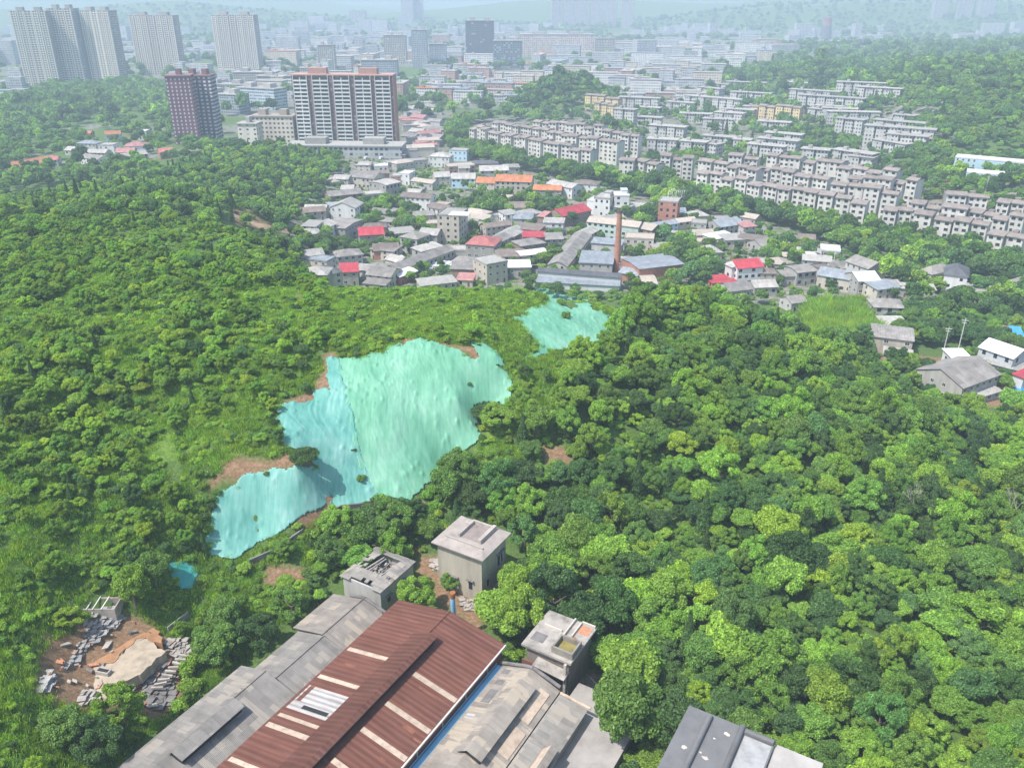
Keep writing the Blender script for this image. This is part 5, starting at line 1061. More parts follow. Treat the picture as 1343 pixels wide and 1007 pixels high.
BF = [
('I',1000,232,1150,240,'pale five-storey block in the middle of the hillside',1,13),('I',1160,242,1290,252,'pale block with continuous balconies right of the middle pale block',1,13),('I',1010,165,1185,178,'pale block with a white slab roof standing alone among trees',1,14),
('I',1292,255,1343,262,'short pale end of the balcony block',1,12),
('I',696,18,862,30,'white block with yellow walls near the round hill, front',2,17),('I',862,28,1060,36,'white block behind the yellow-walled one',1,15),('I',740,60,840,66,'yellow-walled block partly behind the round hill',2,15),
('I',835,85,940,92,'grey tower-like block below the yellow-walled blocks',1,18),
('G',280,155,440,170,'grey slab-roofed block in the middle distance, upper left of three',1,13),('G',240,178,390,192,'grey slab-roofed block in the middle distance, lower left of three',1,12),('G',458,198,568,206,'grey slab-roofed block between dark cypress trees',1,12),
('G',580,200,740,222,'long grey block with balconies behind the third row',1,12),('G',640,225,745,236,'grey block overlapping the long balcony block in front',1,10),
('G',185,160,255,165,'small grey block at the left of the slab-roofed group',1,10),('G',65,78,190,84,'low grey block below a bright white roof edge',1,11),('G',282,88,412,96,'block with a bright white flat roof among trees',1,9),('G',110,52,225,60,'grey block with a pale roof edge above the low grey block',1,11),('G',150,38,265,46,'grey block partly behind the pale-edged one',1,11),
('G',255,22,455,38,'cream and yellow block with a long tan roof',2,13),('G',510,25,620,32,'long pale block at the left of the terraced hillside group',1,12),('G',565,50,775,55,'long white slab-roofed block, second of the terraced hillside group',1,14),('G',592,75,705,86,'white six-storey block facing front in the terraced hillside group',1,18),('G',540,35,680,42,'pale block behind the second terraced block',1,12),
('G',742,82,1018,105,'longest white-roofed block on the right terrace',1,12),('G',708,105,990,125,'long white block in front on the right terrace',1,15),('G',795,138,960,152,'grey-fronted block lowest on the right terrace',1,12),('G',820,62,925,70,'short block uppermost on the right terrace',1,9),
('H',225,368,330,372,'low grey block left in the upper rows',1,9),('H',345,362,430,370,'low grey block with white roof right in the upper rows',1,9),('H',240,310,425,325,'long block with a thin white roof edge in the upper rows',1,13),('H',280,282,355,290,'pale terraced block in the upper rows, left',1,14),('H',375,265,505,270,'long grey block in the upper rows, top',1,12),('H',388,298,520,305,'long white block in the upper rows, middle',1,12),
('H',555,265,690,275,'topmost grey block at the foot of the wooded hill',1,12),('H',580,290,745,300,'white-roofed block below the topmost grey block',1,13),('H',610,308,825,322,'broad white block with many bays in the hillside rows',1,15),('H',735,266,900,272,'long slab-roofed block right at the foot of the wooded hill',1,12),('H',800,282,945,290,'long slab-roofed block lowest right at the foot of the wooded hill',1,11),
('H',60,378,165,384,'grey low block left of the small white block',1,9),
('H',430,345,520,350,'low grey slab block between the cream-yellow block and the lone white one',1,10),('H',640,352,760,362,'grey block behind the front white terrace block',1,11),('H',500,430,620,440,'long low grey block just behind the stepped third row',1,9),('H',300,440,400,448,'pale block just left of the long low grey one',1,9),('H',850,452,960,470,'grey block at the right end of the upper rows by the hill path',1,10),('H',180,330,270,336,'small pale block at the left end of the upper rows',1,10),('H',90,348,160,352,'small grey block behind the grey low block',1,9),
]
for q in BF:
    block(*q[:5], q[5], h=q[7], near=False, slabroof=(q[6] == 1), wallm=FWY if q[6] == 2 else None, roofm=RM['lgrey'] if q[6] == 1 else ARO, group='slab-roofed blocks on the far hillside', setb=.6)
# ---------------------------------------------------------------- towers
def tower(px, py, w, d, h, rz, label, wall, strips=(), stripm=None, name='tower_block', floors=3.0, crown=None, cat='tower block', group=None, end=None, basez=None):
    x, y, z = GV(px, py, 0); t = thing(name, label, cat, (x, y, z), rz, group); claim(x, y, w/2, d/2, rz)
    o = MB(); o.box(-w/2, w/2, -d/2, d/2, -3, h); o.build('wall', wall, t, uv=True)
    if end: o = MB(); o.box(w/2+.02, w/2+.5, -d/2-.3, d/2, -3, h+.5); o.build('end_wall', end, t)
    for (u0, u1) in strips: # balcony stacks on the front
        o = MB(); x0 = -w/2+w*u0; x1 = -w/2+w*u1; nf = int(h/floors)
        for j in range(nf): o.box(x0, x1, -d/2-1.5, -d/2-.01, j*floors+.6, j*floors+1.75, 0); o.box(x0+.2, x1-.2, -d/2-.9, -d/2-.02, j*floors+1.76, j*floors+3.59, 1); o.box((x0+x1)/2-.35, (x0+x1)/2+.35, -d/2-1.3, -d/2-.9, j*floors+1.76, j*floors+3.59, 0)
        fw_ = 1.1 if group == TG else .4
        for xx in (x0-fw_, x1): o.box(xx, xx+fw_, -d/2-1.7, -d/2-.01, 0, h, 0)
        o.build('balcony_stack', [stripm, GLASS], t)
    o = MB(); o.box(-w/2-.6, w/2+.6, -d/2-.8, d/2+.6, h+.02, h+.9)
    o.build('roof', crown or RM['conc'], t)
    for k in range(2 if w > 20 else 1):
        cx = (-.25+.5*k)*w if w > 20 else 0; o = MB(); o.box(cx-w*.09, cx+w*.09, -d*.25, d*.25, h+.9, h+5.5); o.build('roof_room', crown or RM['conc'], t)
    return t
TW = facade('tower_wall', (.45, .42, .38), glass=(.03, .04, .05), su=3.2, sv=3.0, wu=.66, wv=.66, u0=.2, v0=.2, litef=.08); TCR = plain('tower_cream', (.62, .58, .52), .1); TGL = facade('tower_grey_wall', (.3, .34, .38), glass=(.03, .04, .055), litef=.08, su=3.0, sv=3.0, wu=.55, wv=.55)
TWH = plain('tower_white', (.66, .62, .55), .1)
S3 = ((.04, .16), (.24, .36), (.42, .58), (.64, .76), (.84, .96))
TG = 'tall residential towers on the left'
tower(60, 111, 46, 22, 96, R(12), 'leftmost tower of the tall pale trio that stands shoulder to shoulder', TW, S3, TWH, group=TG)
tower(102, 109, 36, 22, 99, R(4), 'middle tower of the tall pale trio, blue-grey recesses', TGL, ((.1, .3), (.4, .6), (.7, .9)), TCR, group=TG)
tower(146, 108, 44, 22, 96, R(-6), 'right tower of the tall pale trio', TW, S3, TWH, group=TG)
tower(214, 98, 72, 20, 87, R(-4), 'separate pale tower with pairs of roof boxes between trio and third tower', TW, ((.03, .1), (.16, .24), (.3, .38), (.45, .55), (.62, .7), (.76, .84), (.9, .97)), TWH, group=TG)
tower(317, 96, 70, 20, 87, R(-4), 'right of the two separate pale towers', TW, ((.03, .1), (.16, .24), (.3, .38), (.45, .55), (.62, .7), (.76, .84), (.9, .97)), TWH, group=TG)
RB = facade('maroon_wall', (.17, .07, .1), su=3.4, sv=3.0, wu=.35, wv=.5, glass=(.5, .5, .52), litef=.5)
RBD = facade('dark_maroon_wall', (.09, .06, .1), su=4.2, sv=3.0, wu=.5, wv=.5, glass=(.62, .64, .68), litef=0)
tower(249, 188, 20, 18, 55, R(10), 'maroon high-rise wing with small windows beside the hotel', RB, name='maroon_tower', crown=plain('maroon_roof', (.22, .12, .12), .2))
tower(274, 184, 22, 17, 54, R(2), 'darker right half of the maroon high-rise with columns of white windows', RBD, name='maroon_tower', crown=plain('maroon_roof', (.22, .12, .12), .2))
BW = facade('brown_slab_wall', (.2, .12, .11), su=3.0, sv=3.05, wu=.5, wv=.45)
tower(458, 191, 84, 15, 57, R(-3), 'big brown slab with white balcony columns and a red-brown right end', BW, ((.02, .15), (.21, .36), (.42, .57), (.63, .78), (.83, .97)), WM['white'], name='apartment_slab', floors=3.05, crown=plain('terracotta_roof', (.4, .24, .2), .2), end=plain('red_brown_end', (.36, .17, .13), .15))
tower(455, 203, 92, 22, 8, R(-3), 'long grey podium under the big brown slab', facade('podium_wall', (.38, .39, .39), su=4, sv=4, wu=.6, wv=.5), name='podium', cat='podium')
HT = facade('hotel_wall', (.56, .49, .42), su=3.6, sv=3.6, wu=.5, wv=.45, litef=.1)
tower(364, 190, 36, 16, 24, R(-4), 'beige hotel block with rows of square windows left of the brown slab', HT, name='hotel', crown=plain('hotel_roof', (.3, .26, .22), .2))
tower(331, 193, 16, 14, 19, R(-4), 'lower cream wing at the left of the beige hotel block', facade('hotel_wing', (.6, .56, .5), su=6, sv=3.6, wu=.3, wv=.4), name='hotel', crown=RM['lgrey'])
far = [
(431,95,26,16,42,0,'white twin slab behind the brown slab',TW),(500,112,50,20,34,0,'pale office block with a white roof canopy right behind the brown slab',TGL),(520,85,40,18,50,0,'hazy brownish high-rise left of the dark tower',TW),(552,90,26,18,62,0,'narrow hazy high-rise with a vertical white stripe',TGL),(575,88,30,16,38,0,'hazy blue-grey block next to the narrow high-rise',TGL),
(630,84,52,30,74,R(2),'dark glass tower with pale corner columns in the far centre',facade('dark_glass', (.12,.13,.15),su=4,sv=3.5,wu=.8,wv=.7,litef=.05)),(666,90,50,25,45,0,'dark squat block right of the dark glass tower',facade('dark_glass2', (.16,.19,.22),su=4,sv=3.5,wu=.7,wv=.6)),
(730,74,150,40,42,R(-3),'long pinkish institutional building with a curved roof line',facade('pinkish', (.5,.42,.38),su=4,sv=4,wu=.5,wv=.5)),(690,72,70,40,34,R(3),'left wing of the long pinkish building',facade('pinkish', (.5,.42,.38),su=4,sv=4,wu=.5,wv=.5)),
(792,76,40,20,36,0,'stand-alone white cube block right of the pinkish building',TW),(300,148,44,20,20,R(-20),'grey-blue glazed office left of the hotel',TGL),(345,142,55,22,22,R(-25),'long blue-windowed teaching block behind the hotel',facade('blue_school',(.45,.52,.58),su=3,sv=3.4,wu=.7,wv=.5)),(300,128,60,22,16,R(-10),'pale long teaching block at the back',TW),(370,118,60,20,18,0,'pale low block with white roof behind the hotel',TW),
(338,112,60,24,18,0,'pale campus block in front of the right separate tower',TW),(412,108,36,18,20,0,'white campus block left of the brown slab top',TW),(497,104,60,20,20,0,'cream offices just above the brown slab roof',TW),(470,30,60,30,40,0,'faint white building far in the haze, top left of centre',TW),
]
for q in far: tower(*q[:7], q[7], name='distant_block', group='hazy blocks of the far town', crown=RM['lgrey'])
for k, (px, w_, h) in enumerate([(730,26,128),(748,26,130),(764,26,131),(782,26,132),(800,26,132),(822,26,128)]): tower(px, 36.5, 42, 25, h, R(6-2*k), 'pale tower in the hazy row at top centre', TW, name='hazy_tower', group='row of six hazy towers')
for k, (px, py, h) in enumerate([(535,26,110),(548,25,115),(1230,24,130),(1262,23,135),(1290,24,130)]): tower(px, py, 45, 30, h, 0, 'very faint tower in the haze at the top edge', TW, name='hazy_tower', group='faint towers at the top edge')
x, y, z = GV(1082, 51.5, 0); t = thing('cooling_tower', 'dark round tower with a reddish top alone on the hazy plain', 'tower', (x, y, z)); o = MB(); pr = None
for k in range(9):
    u = k/8; r = 17-7*u+4*(u-.7)**2*8*(u > .7); p = (r, 56*u)
    if pr: o.tube((0, 0, pr[1]), (0, 0, p[1]), pr[0], p[0], 28, 0 if k < 6 else 1, cap=(k == 8))
    pr = p
o.build('shell', [plain('dark_tower_wall', (.12, .12, .13), .2, .1), plain('reddish_tower_wall', (.3, .16, .13), .2, .1)], t)
# ---------------------------------------------------------------- low-rise town in the distance
DWL = [facade('town_white', (.6, .6, .59), su=3, sv=3.2, wu=.5, wv=.45), facade('town_grey', (.42, .43, .44), su=3, sv=3.2, wu=.55, wv=.45), facade('town_beige', (.52, .46, .38), su=3.2, sv=3.2, wu=.45, wv=.45), facade('town_brick', (.4, .25, .2), su=3.2, sv=3.2, wu=.45, wv=.45)]
DRF = [RM['lgrey'], RM['conc'], RM['lgrey'], RM['beige'], RM['orange'], RM['steel']]
zones = [ # px0,px1,py0,py1,n,where,angle
 (345,640,60,130,70,'in the town behind the brown slab',-.15),(560,700,108,135,46,'in the rows beyond the green strip',-.2),(700,1010,60,118,95,'in the town beyond the round hill',-.25),(790,905,95,135,34,'right behind the round hill',-.25),
 (180,470,35,95,50,'on the plain behind the left towers',0.1),(430,720,28,62,60,'in the haze near the dark glass tower',0.),(0,30,100,130,6,'at the left picture edge',0.),(860,1120,50,75,26,'near the dark round tower',-.1),(240,400,96,135,26,'on the campus behind the maroon high-rise',-.3)]
rr = random.Random(123); pos = []
TN = {'white': 0, 'grey': 1, 'beige': 2, 'brick-red': 3}
nD = 0; rest = MB()
for (a, b_, c, d, n, where, ang) in zones:
    made = 0; tries = 0
    while made < n and tries < n*14:
        tries += 1
        px = rr.uniform(a, b_); py = c+(d-c)*rr.random()**.8
        x, y, z = GV(px, py, 0, 500)
        if z > 7 or not free(x, y, 6): continue
        cn = rr.choice(['white', 'white', 'grey', 'beige', 'grey', 'brick-red' if rr.random() < .4 else 'white']); L = rr.uniform(16, 48); D_ = rr.uniform(10, 16); h = rr.choice([7, 10, 13, 16, 19, 22, 7, 10]) * (1.15 if y > 1500 else 1)
        if y > 1500: L *= 1.4; D_ *= 1.5
        rz = ang+rr.uniform(-.08, .08)+(math.pi/2 if rr.random() < .12 else 0)
        if any(abs(x-p[0]) < (L+p[2])*.42 and abs(y-p[1]) < 17 for p in pos): continue
        pos.append((x, y, L)); claim(x, y, L/2, D_/2, rz); made += 1
        if nD < 290 and (y < 2300):
            t = thing('distant_building', f'low {cn} building {where}', 'building', (x, y, z), rz, f'low {cn} buildings {where}'); nD += 1
            o = MB(); o.box(-L/2, L/2, -D_/2, D_/2, -3, h); o.build('wall', DWL[TN[cn]], t, uv=True)
            o = MB(); o.box(-L/2-.5, L/2+.5, -D_/2-.5, D_/2+.5, h+.02, h+.7)
            if rr.random() < .6: o.box(-L*.3, -L*.3+4, -2, 2.5, h+.7, h+3.2)
            o.build('roof', DRF[rr.choice([0, 0, 1, 2, 2, 3, 4 if rr.random() < .5 else 0, 5])], t)
        else:
            c_, s_ = math.cos(rz), math.sin(rz); P4 = [(x+u*c_-v*s_, y+u*s_+v*c_, z) for u, v in ((-L/2, -D_/2), (L/2, -D_/2), (L/2, D_/2), (-L/2, D_/2))]; rest.prism(P4, -3, h, 0, 1)
for k in range(2600):
    x, y = rr.uniform(-2200, 2600), rr.uniform(1500, 4800)
    z = Hs(x, y)
    if z > 9 or fbm(np.array([x/260.]), np.array([y/260.]), 61)[0] < .46: continue
    L, D_, h = rr.uniform(18, 60), rr.uniform(12, 26), rr.choice([8, 12, 18, 24, 40 if rr.random() < .3 else 14]); rz = rr.uniform(-.3, .3); c_, s_ = math.cos(rz), math.sin(rz)
    rest.prism([(x+u*c_-v*s_, y+u*s_+v*c_, z) for u, v in ((-L/2, -D_/2), (L/2, -D_/2), (L/2, D_/2), (-L/2, D_/2))], -3, h, 0, 1)
tag(rest.build('far_town', [DWL[1], RM['conc']], uv=True), 'hazy far town of countless low roofs near the horizon', 'town', kind='stuff')

# ---------------------------------------------------------------- vegetation prototypes (unit crown radius)
def rnd_dirs(n, rg, zmin=-1.0):
    z = rg.uniform(zmin, 1, n); a = rg.uniform(0, 2*np.pi, n); r = np.sqrt(1-z*z); return np.stack([r*np.cos(a), r*np.sin(a), z], -1)
def leaves_mesh(name, P, Nn, size, rg, aspect=.6, cores=()):
    n = len(P); rnd = rg.normal(size=(n, 3)); Nn = Nn/np.linalg.norm(Nn, axis=1, keepdims=True)
    T = np.cross(Nn, rnd); T /= np.linalg.norm(T, axis=1, keepdims=True)+1e-9; B = np.cross(Nn, T)
    s = (size*rg.uniform(.6, 1.4, n))[:, None]; a = aspect
    V = np.stack([P-T*s, P-B*s*a+Nn*s*.18, P+T*s-Nn*s*.1, P+B*s*a+Nn*s*.18], 1).reshape(-1, 3)
    F = [tuple(range(4*i, 4*i+4)) for i in range(n)]; V = V.tolist()
    for c, r in cores: # inner mass of foliage in each lobe
        k = len(V); ring = [(math.cos(j*math.pi/3)*math.cos(e), math.sin(j*math.pi/3)*math.cos(e), math.sin(e)) for e in (-.6, .55) for j in range(6)]
        pts = [(0, 0, -1)]+ring+[(0, 0, 1)]; V += [(c[0]+p[0]*r*rg.uniform(.8, 1.1), c[1]+p[1]*r*rg.uniform(.8, 1.1), c[2]+p[2]*r*.85) for p in pts]
        for j in range(6):
            j2 = (j+1) % 6; F += [(k, k+1+j2, k+1+j), (k+1+j, k+1+j2, k+7+j2, k+7+j), (k+7+j, k+7+j2, k+13)]
    me = bpy.data.meshes.new(name); me.from_pydata(V, [], F); me.materials.append(FOL); return me
def crown(name, seed, nl, n, leaf, zc=1.3, ze=.82, lobe=(.24, .42), spread=.72, core=.72, aspect=.6, zmin=-.35):
    rg = np.random.default_rng(seed); D = rnd_dirs(nl, rg, zmin); rad = spread*rg.uniform(.55, 1.08, nl); sq = rg.uniform(.85, 1.15, 2)
    Cc = D*rad[:, None]*np.array([sq[0], sq[1], ze]); Cc[:, 2] += zc; lr = rg.uniform(*lobe, nl)
    pr = lr**2/np.sum(lr**2); li = rg.choice(nl, n, p=pr); d = rnd_dirs(n, rg, -.45)
    rr_ = lr[li]*rg.uniform(.78, 1.18, n); P = Cc[li]+d*rr_[:, None]*np.array([1, 1, .8])
    ins = np.zeros(n, bool)
    for j in range(nl):
        dd = (P-Cc[j])/np.array([1, 1, .8]); ins |= (np.linalg.norm(dd, axis=1) < lr[j]*.74) & (li != j)
    P = P[~ins]; d = d[~ins]; m_ = len(P)
    Nn = d*.75+rg.normal(size=(m_, 3))*.6+np.array([0, 0, .35])
    return leaves_mesh(name, P, Nn, leaf, rg, aspect, [(tuple(Cc[j]), lr[j]*core) for j in range(nl)])
def trunk(name, seed, hz=1.15, r=.07, nb=5):
    rr = random.Random(seed); o = MB(); o.tube((0, 0, -.5), (.02, .03, hz*.6), r*1.25, r*.85, 8); o.tube((.02, .03, hz*.6), (0, 0, hz), r*.85, r*.5, 7)
    for i in range(nb):
        a = 2*math.pi*i/nb+rr.uniform(-.4, .4); z = hz*rr.uniform(.45, .9); o.tube((0, 0, z), (math.cos(a)*.55, math.sin(a)*.55, z+rr.uniform(.25, .6)), r*.5, r*.14, 5)
    return o.mesh(name, BARK)
HI = [crown('crown', 100+i, [44, 60, 36, 70, 50, 48, 34, 56][i], 11000, .053, lobe=[(.14, .28), (.12, .24), (.16, .34), (.1, .23), (.14, .3), (.13, .27), (.18, .36), (.12, .26)][i], ze=[.8, 1.0, .6, .85, .7, 1.25, .5, .95][i], spread=[.84, .95, .8, 1.0, .78, .9, .86, .98][i], aspect=[.6, .5, .75, .55, .6, .45, .7, .6][i]) for i in range(8)]
MID = [crown('crown', 200+i, 20, 1500, .13, lobe=(.22, .4), ze=[.8, .95, .75, .9][i]) for i in range(4)]
LOW = [crown('crown', 300+i, 12, 330, .26, lobe=(.3, .48), core=.85, ze=[.7, .9, .8][i]) for i in range(3)]
SHR = [crown('shrub', 400+i, 14, 1500, .11, zc=.45, ze=.6, lobe=(.22, .42), zmin=-.1, aspect=.5) for i in range(4)]
SHL = [crown('shrub', 450+i, 9, 420, .19, zc=.4, ze=.55, lobe=(.28, .46), zmin=-.1) for i in range(3)]
TRK = [trunk('trunk', i) for i in range(4)]
def conifer(name, seed, n, leaf):
    rg = np.random.default_rng(seed); u = rg.random(n)**.75; a = rg.uniform(0, 6.283, n); tier = .75+.25*np.abs(np.sin(u*22)); r = (1-u)*.62*tier*rg.uniform(.7, 1.05, n)+.03
    P = np.stack([r*np.cos(a), r*np.sin(a), .25+u*2.6], -1); Nn = np.stack([np.cos(a), np.sin(a), np.full(n, .5)], -1)+rg.normal(size=(n, 3))*.4
    return leaves_mesh(name, P, Nn, leaf, rg, .35, [((0, 0, .8), .4), ((0, 0, 1.4), .28), ((0, 0, 1.9), .18)])
CON = [conifer('crown', 500+i, 1800, .1) for i in range(2)]
def tuft(name, seed, n, h, w):
    rg = np.random.default_rng(seed); V = []; F = []
    for i in range(n):
        x, y = rg.normal(size=2)*.45; a = rg.uniform(0, 6.28); l = h*rg.uniform(.5, 1.2); lx, ly = rg.normal(size=2)*.3*h; k = len(V)
        V += [(x-w*math.cos(a), y-w*math.sin(a), -.05), (x+w*math.cos(a), y+w*math.sin(a), -.05), (x+lx*.5+w*math.cos(a)*.8, y+ly*.5+w*math.sin(a)*.8, l*.6), (x+lx, y+ly, l)]; F.append((k, k+1, k+2, k+3))
    me = bpy.data.meshes.new(name); me.from_pydata(V, [], F); me.materials.append(FOL); return me
TUF = [tuft('tuft', 600+i, 90, .55, .045) for i in range(3)]
BAM = [tuft('bamboo', 610+i, 420, 2.4, .06) for i in range(2)]
# ---------------------------------------------------------------- planting
TONES = {'bright green': (.245, .385, .06), 'mid green': (.155, .27, .06), 'dark green': (.083, .16, .048), 'yellow-green': (.29, .41, .05), 'bluish green': (.13, .245, .08), 'fresh green': (.195, .34, .06)}
TN_ = list(TONES)
def tone(pal, rg):
    k = rg.choice(TN_, p=pal); c = np.array(TONES[k])*rg.uniform(.78, 1.25)*np.array([rg.uniform(.9, 1.08), 1, rg.uniform(.85, 1.15)]); return k, c
PAL_R = [.27, .22, .15, .045, .12, .195]; PAL_L = [.46, .11, .06, .14, .03, .2]; PAL_M = [.12, .32, .24, .01, .19, .12]; PAL_D = [.04, .3, .4, 0, .22, .04]
allveg = []   # (x, y, z, R, kind, tone, colour, rot)
cell = {}
def try_add(x, y, Rr, k_=.8):
    """accept when no neighbour is closer than k_ times the mean radius sum"""
    cs = 6.0; ix, iy = int(x//cs), int(y//cs); m_ = 2
    for a in range(ix-m_, ix+m_+1):
        for b_ in range(iy-m_, iy+m_+1):
            for (u, v, r) in cell.get((a, b_), ()):
                if (u-x)**2+(v-y)**2 < (k_*(r+Rr))**2: return False
    cell.setdefault((ix, iy), []).append((x, y, Rr)); return True
def plant(n, bbox, sel, rmin, rmax, pal, kind, k_=.72, margin=.6, seed=0, conif=0.0):
    rg = np.random.default_rng(seed); X = rg.uniform(bbox[0], bbox[1], n); Y = rg.uniform(bbox[2], bbox[3], n); Z = H(X, Y); px, py, d = proj(X, Y, Z)
    ok = sel(X, Y, Z, px, py, d)
    ok &= free(X, Y, margin*rmin)
    add = 0
    big = fbm(X/16, Y/16, seed+91)
    for i in np.nonzero(ok)[0]:
        if kind == 'grass': Rr = rg.uniform(rmin, rmax); t_, c = tone(pal, rg); allveg.append((X[i], Y[i], Z[i], Rr, kind, t_, c, rg.uniform(0, 6.28))); add += 1; continue
        u = np.clip((big[i]-.3)*2.2, 0, 1)*.6+rg.random()*.4; Rr = rmin+(rmax-rmin)*u*rg.uniform(.8, 1.1)
        if not free1(X[i], Y[i], Rr*margin): continue
        if not try_add(X[i], Y[i], Rr, k_): continue
        t_, c = tone(pal, rg); kd = kind
        if conif and rg.random() < conif: kd = 'conifer'; t_ = 'dark green'; c = np.array(TONES[t_])*rg.uniform(.9, 1.3)
        allveg.append((X[i], Y[i], Z[i], Rr, kd, t_, c, rg.uniform(0, 6.28))); add += 1
    return add
def grow(poly, k): # scale a polygon about its centre by k pixels
    cx = sum(p[0] for p in poly)/len(poly); cy = sum(p[1] for p in poly)/len(poly)
    return [(cx+(x-cx)*(1+k/max(20, math.hypot(x-cx, y-cy))), cy+(y-cy)*(1+k/max(20, math.hypot(x-cx, y-cy)))) for x, y in poly]
KEEP = TARPS+EARTH
YARD = [[(455,775),(505,790),(540,770),(600,790),(640,790),(660,840),(540,1007),(140,1007),(330,860),(380,810)], [(555,735),(600,700),(680,700),(700,760),(640,790),(560,770)], crop(500, 780, 3.73, [(560,330),(700,300),(900,440),(960,310),(1140,400),(1130,470),(1040,500),(1020,860),(400,860)])]
SITE = crop(0, 700, 3.28, [(150,620),(200,480),(300,440),(400,330),(560,345),(640,390),(720,440),(830,470),(850,560),(850,640),(780,720),(700,800),(600,760),(520,710),(330,750),(180,690)])
def nearsel(extra=None, lo=60, hi=335, keep=0.0, top=0):
    def f(X, Y, Z, px, py, d):
        ok = (d < hi) & (d > lo) & (Z > 5.5) & (px > -160) & (px < 1500) & (py < 1250)
        for p in KEEP: ok &= ~(inpoly(px, py, grow(p, keep)) & ((d < 240) | (py > 400)))
        ok &= ~inpoly(px, py, SITE)
        if top:
            tx, ty, _ = proj(X, Y, Z+top)
            for p in TARPS: ok &= ~(inpoly(tx, ty, grow(p, -5)) & (d < 240))
        for p in YARD: ok &= ~inpoly(px, py, p)
        if extra: ok &= extra(X, Y, Z, px, py, d)
        return ok
    return f
BB = (-260, 280, 45, 345)
GLADE = [[(640,385),(705,385),(705,455),(725,480),(690,500),(650,480)],[(0,610),(50,720),(70,800),(40,880),(110,1007),(-50,1007),(-50,600)],[(425,372),(700,370),(710,400),(660,480),(620,440),(560,440),(500,445),(430,450)],[(665,480),(720,470),(740,520),(690,580),(650,560)],[(640,570),(690,590),(680,640),(600,640)],[(700,370),(830,380),(830,440),(740,480),(690,470)]]
def glade(px, py):
    r = np.zeros(px.shape, bool)
    for g_ in GLADE: r |= inpoly(px, py, g_)
    return r
leftside = lambda px, py: (px < 430+(py-380)*.0) | ((px < 640) & (py < 470)) | (px < 300)
# fixed specimens first: px, py(base), radius, kind, tone
SPEC = [(640,556,3.1,'broadleaf_tree','dark green'),(400,612,2.5,'broadleaf_tree','dark green'),(464,592,.55,'shrub','dark green'),(474,630,.9,'shrub','mid green'),(350,622,.6,'shrub','mid green'),(616,505,.6,'shrub','bluish green'),
 (548,805,3.3,'broadleaf_tree','bright green'),(660,832,4.4,'broadleaf_tree','bright green'),(590,775,1.6,'broadleaf_tree','fresh green'),(665,870,1.8,'shrub','bright green'),(720,760,4.2,'broadleaf_tree','fresh green'),(820,912,5.0,'broadleaf_tree','bright green'),(820,985,5.2,'broadleaf_tree','mid green'),(880,985,4.6,'broadleaf_tree','dark green'),
 (95,822,2.0,'broadleaf_tree','yellow-green'),(290,870,3.4,'broadleaf_tree','mid green'),(340,860,3.4,'broadleaf_tree','dark green'),(90,975,3.4,'broadleaf_tree','mid green'),(165,955,3.2,'broadleaf_tree','bright green'),(235,930,1.4,'shrub','bright green'),(135,1000,3.4,'broadleaf_tree','dark green'),
 (180,800,3.2,'broadleaf_tree','bright green'),(205,770,2.8,'broadleaf_tree','mid green'),(850,745,3.2,'broadleaf_tree','yellow-green'),(950,880,5.0,'broadleaf_tree','bright green'),(1000,900,4.6,'broadleaf_tree','fresh green'),(250,905,1.6,'shrub','bright green'),(385,815,3.0,'broadleaf_tree','mid green'),(300,820,3.2,'broadleaf_tree','mid green'),(250,880,2.0,'shrub','bright green'),
 (742,417,1.3,'shrub','mid green'),(735,400,1.3,'shrub','mid green'),(790,402,1.6,'shrub','mid green'),(785,392,2.2,'broadleaf_tree','dark green'),(690,497,1.5,'broadleaf_tree','dark green'),(717,500,1.5,'broadleaf_tree','mid green'),(748,476,1.3,'broadleaf_tree','bluish green')]
for px, py, r_, kd, tn in SPEC:
    x, y, z = G(px, py); try_add(x, y, r_*.8); allveg.append((x, y, z, r_, kd, tn, np.array(TONES[tn])*random.uniform(.9, 1.1), random.uniform(0, 6.28)))
plant(24000, BB, nearsel(lambda X, Y, Z, px, py, d: ~leftside(px, py) & ~glade(px, py) & ~((px > 1050) & (px < 1155) & (py < 455) & (py > 390)), keep=6, top=6.5), 1.3, 5.2, PAL_R, 'broadleaf_tree', .44, seed=1, conif=.02)
plant(24000, BB, nearsel(lambda X, Y, Z, px, py, d: leftside(px, py) & ~glade(px, py) & (fbm(X/9, Y/9, 5) > .42), keep=4, top=3.6), 0.85, 2.3, PAL_L, 'broadleaf_tree', .6, seed=2, conif=.03)
cellA = cell; cell = {}
plant(60000, BB, nearsel(lambda X, Y, Z, px, py, d: (~glade(px, py) & (~leftside(px, py) | (fbm(X/5, Y/5, 8) > .37))) | (vnoise(X/4, Y/4, 6) > .55), keep=1, top=1.6), .5, 1.4, PAL_L, 'shrub', .5, seed=3)
plant(9000, (-70, 60, 110, 345), nearsel(lambda X, Y, Z, px, py, d: glade(px, py) & (fbm(X/6, Y/6, 6) > .45), keep=3, top=2.2), .45, 1.25, PAL_L, 'shrub', .55, seed=4)
plant(7000, (-110, 130, 225, 345), lambda X, Y, Z, px, py, d: (d < 345) & (Z < 7) & (px > 380) & (px < 1040), .9, 2.2, PAL_L, 'shrub', .55, seed=41)
cell = cellA
plant(1500, (-110, 130, 235, 338), lambda X, Y, Z, px, py, d: (d < 338) & (Z < 9) & (px > 400) & (px < 1040), 1.3, 2.3, PAL_L, 'broadleaf_tree', .8, seed=42)
BPOLY = [(1052,400),(1130,392),(1150,440),(1100,455),(1060,450)]
cell = {}
plant(5000, (90, 180, 200, 330), lambda X, Y, Z, px, py, d: inpoly(px, py, BPOLY), 1.5, 2.3, [.5, 0, 0, .4, 0, .1], 'bamboo', .75, seed=5)
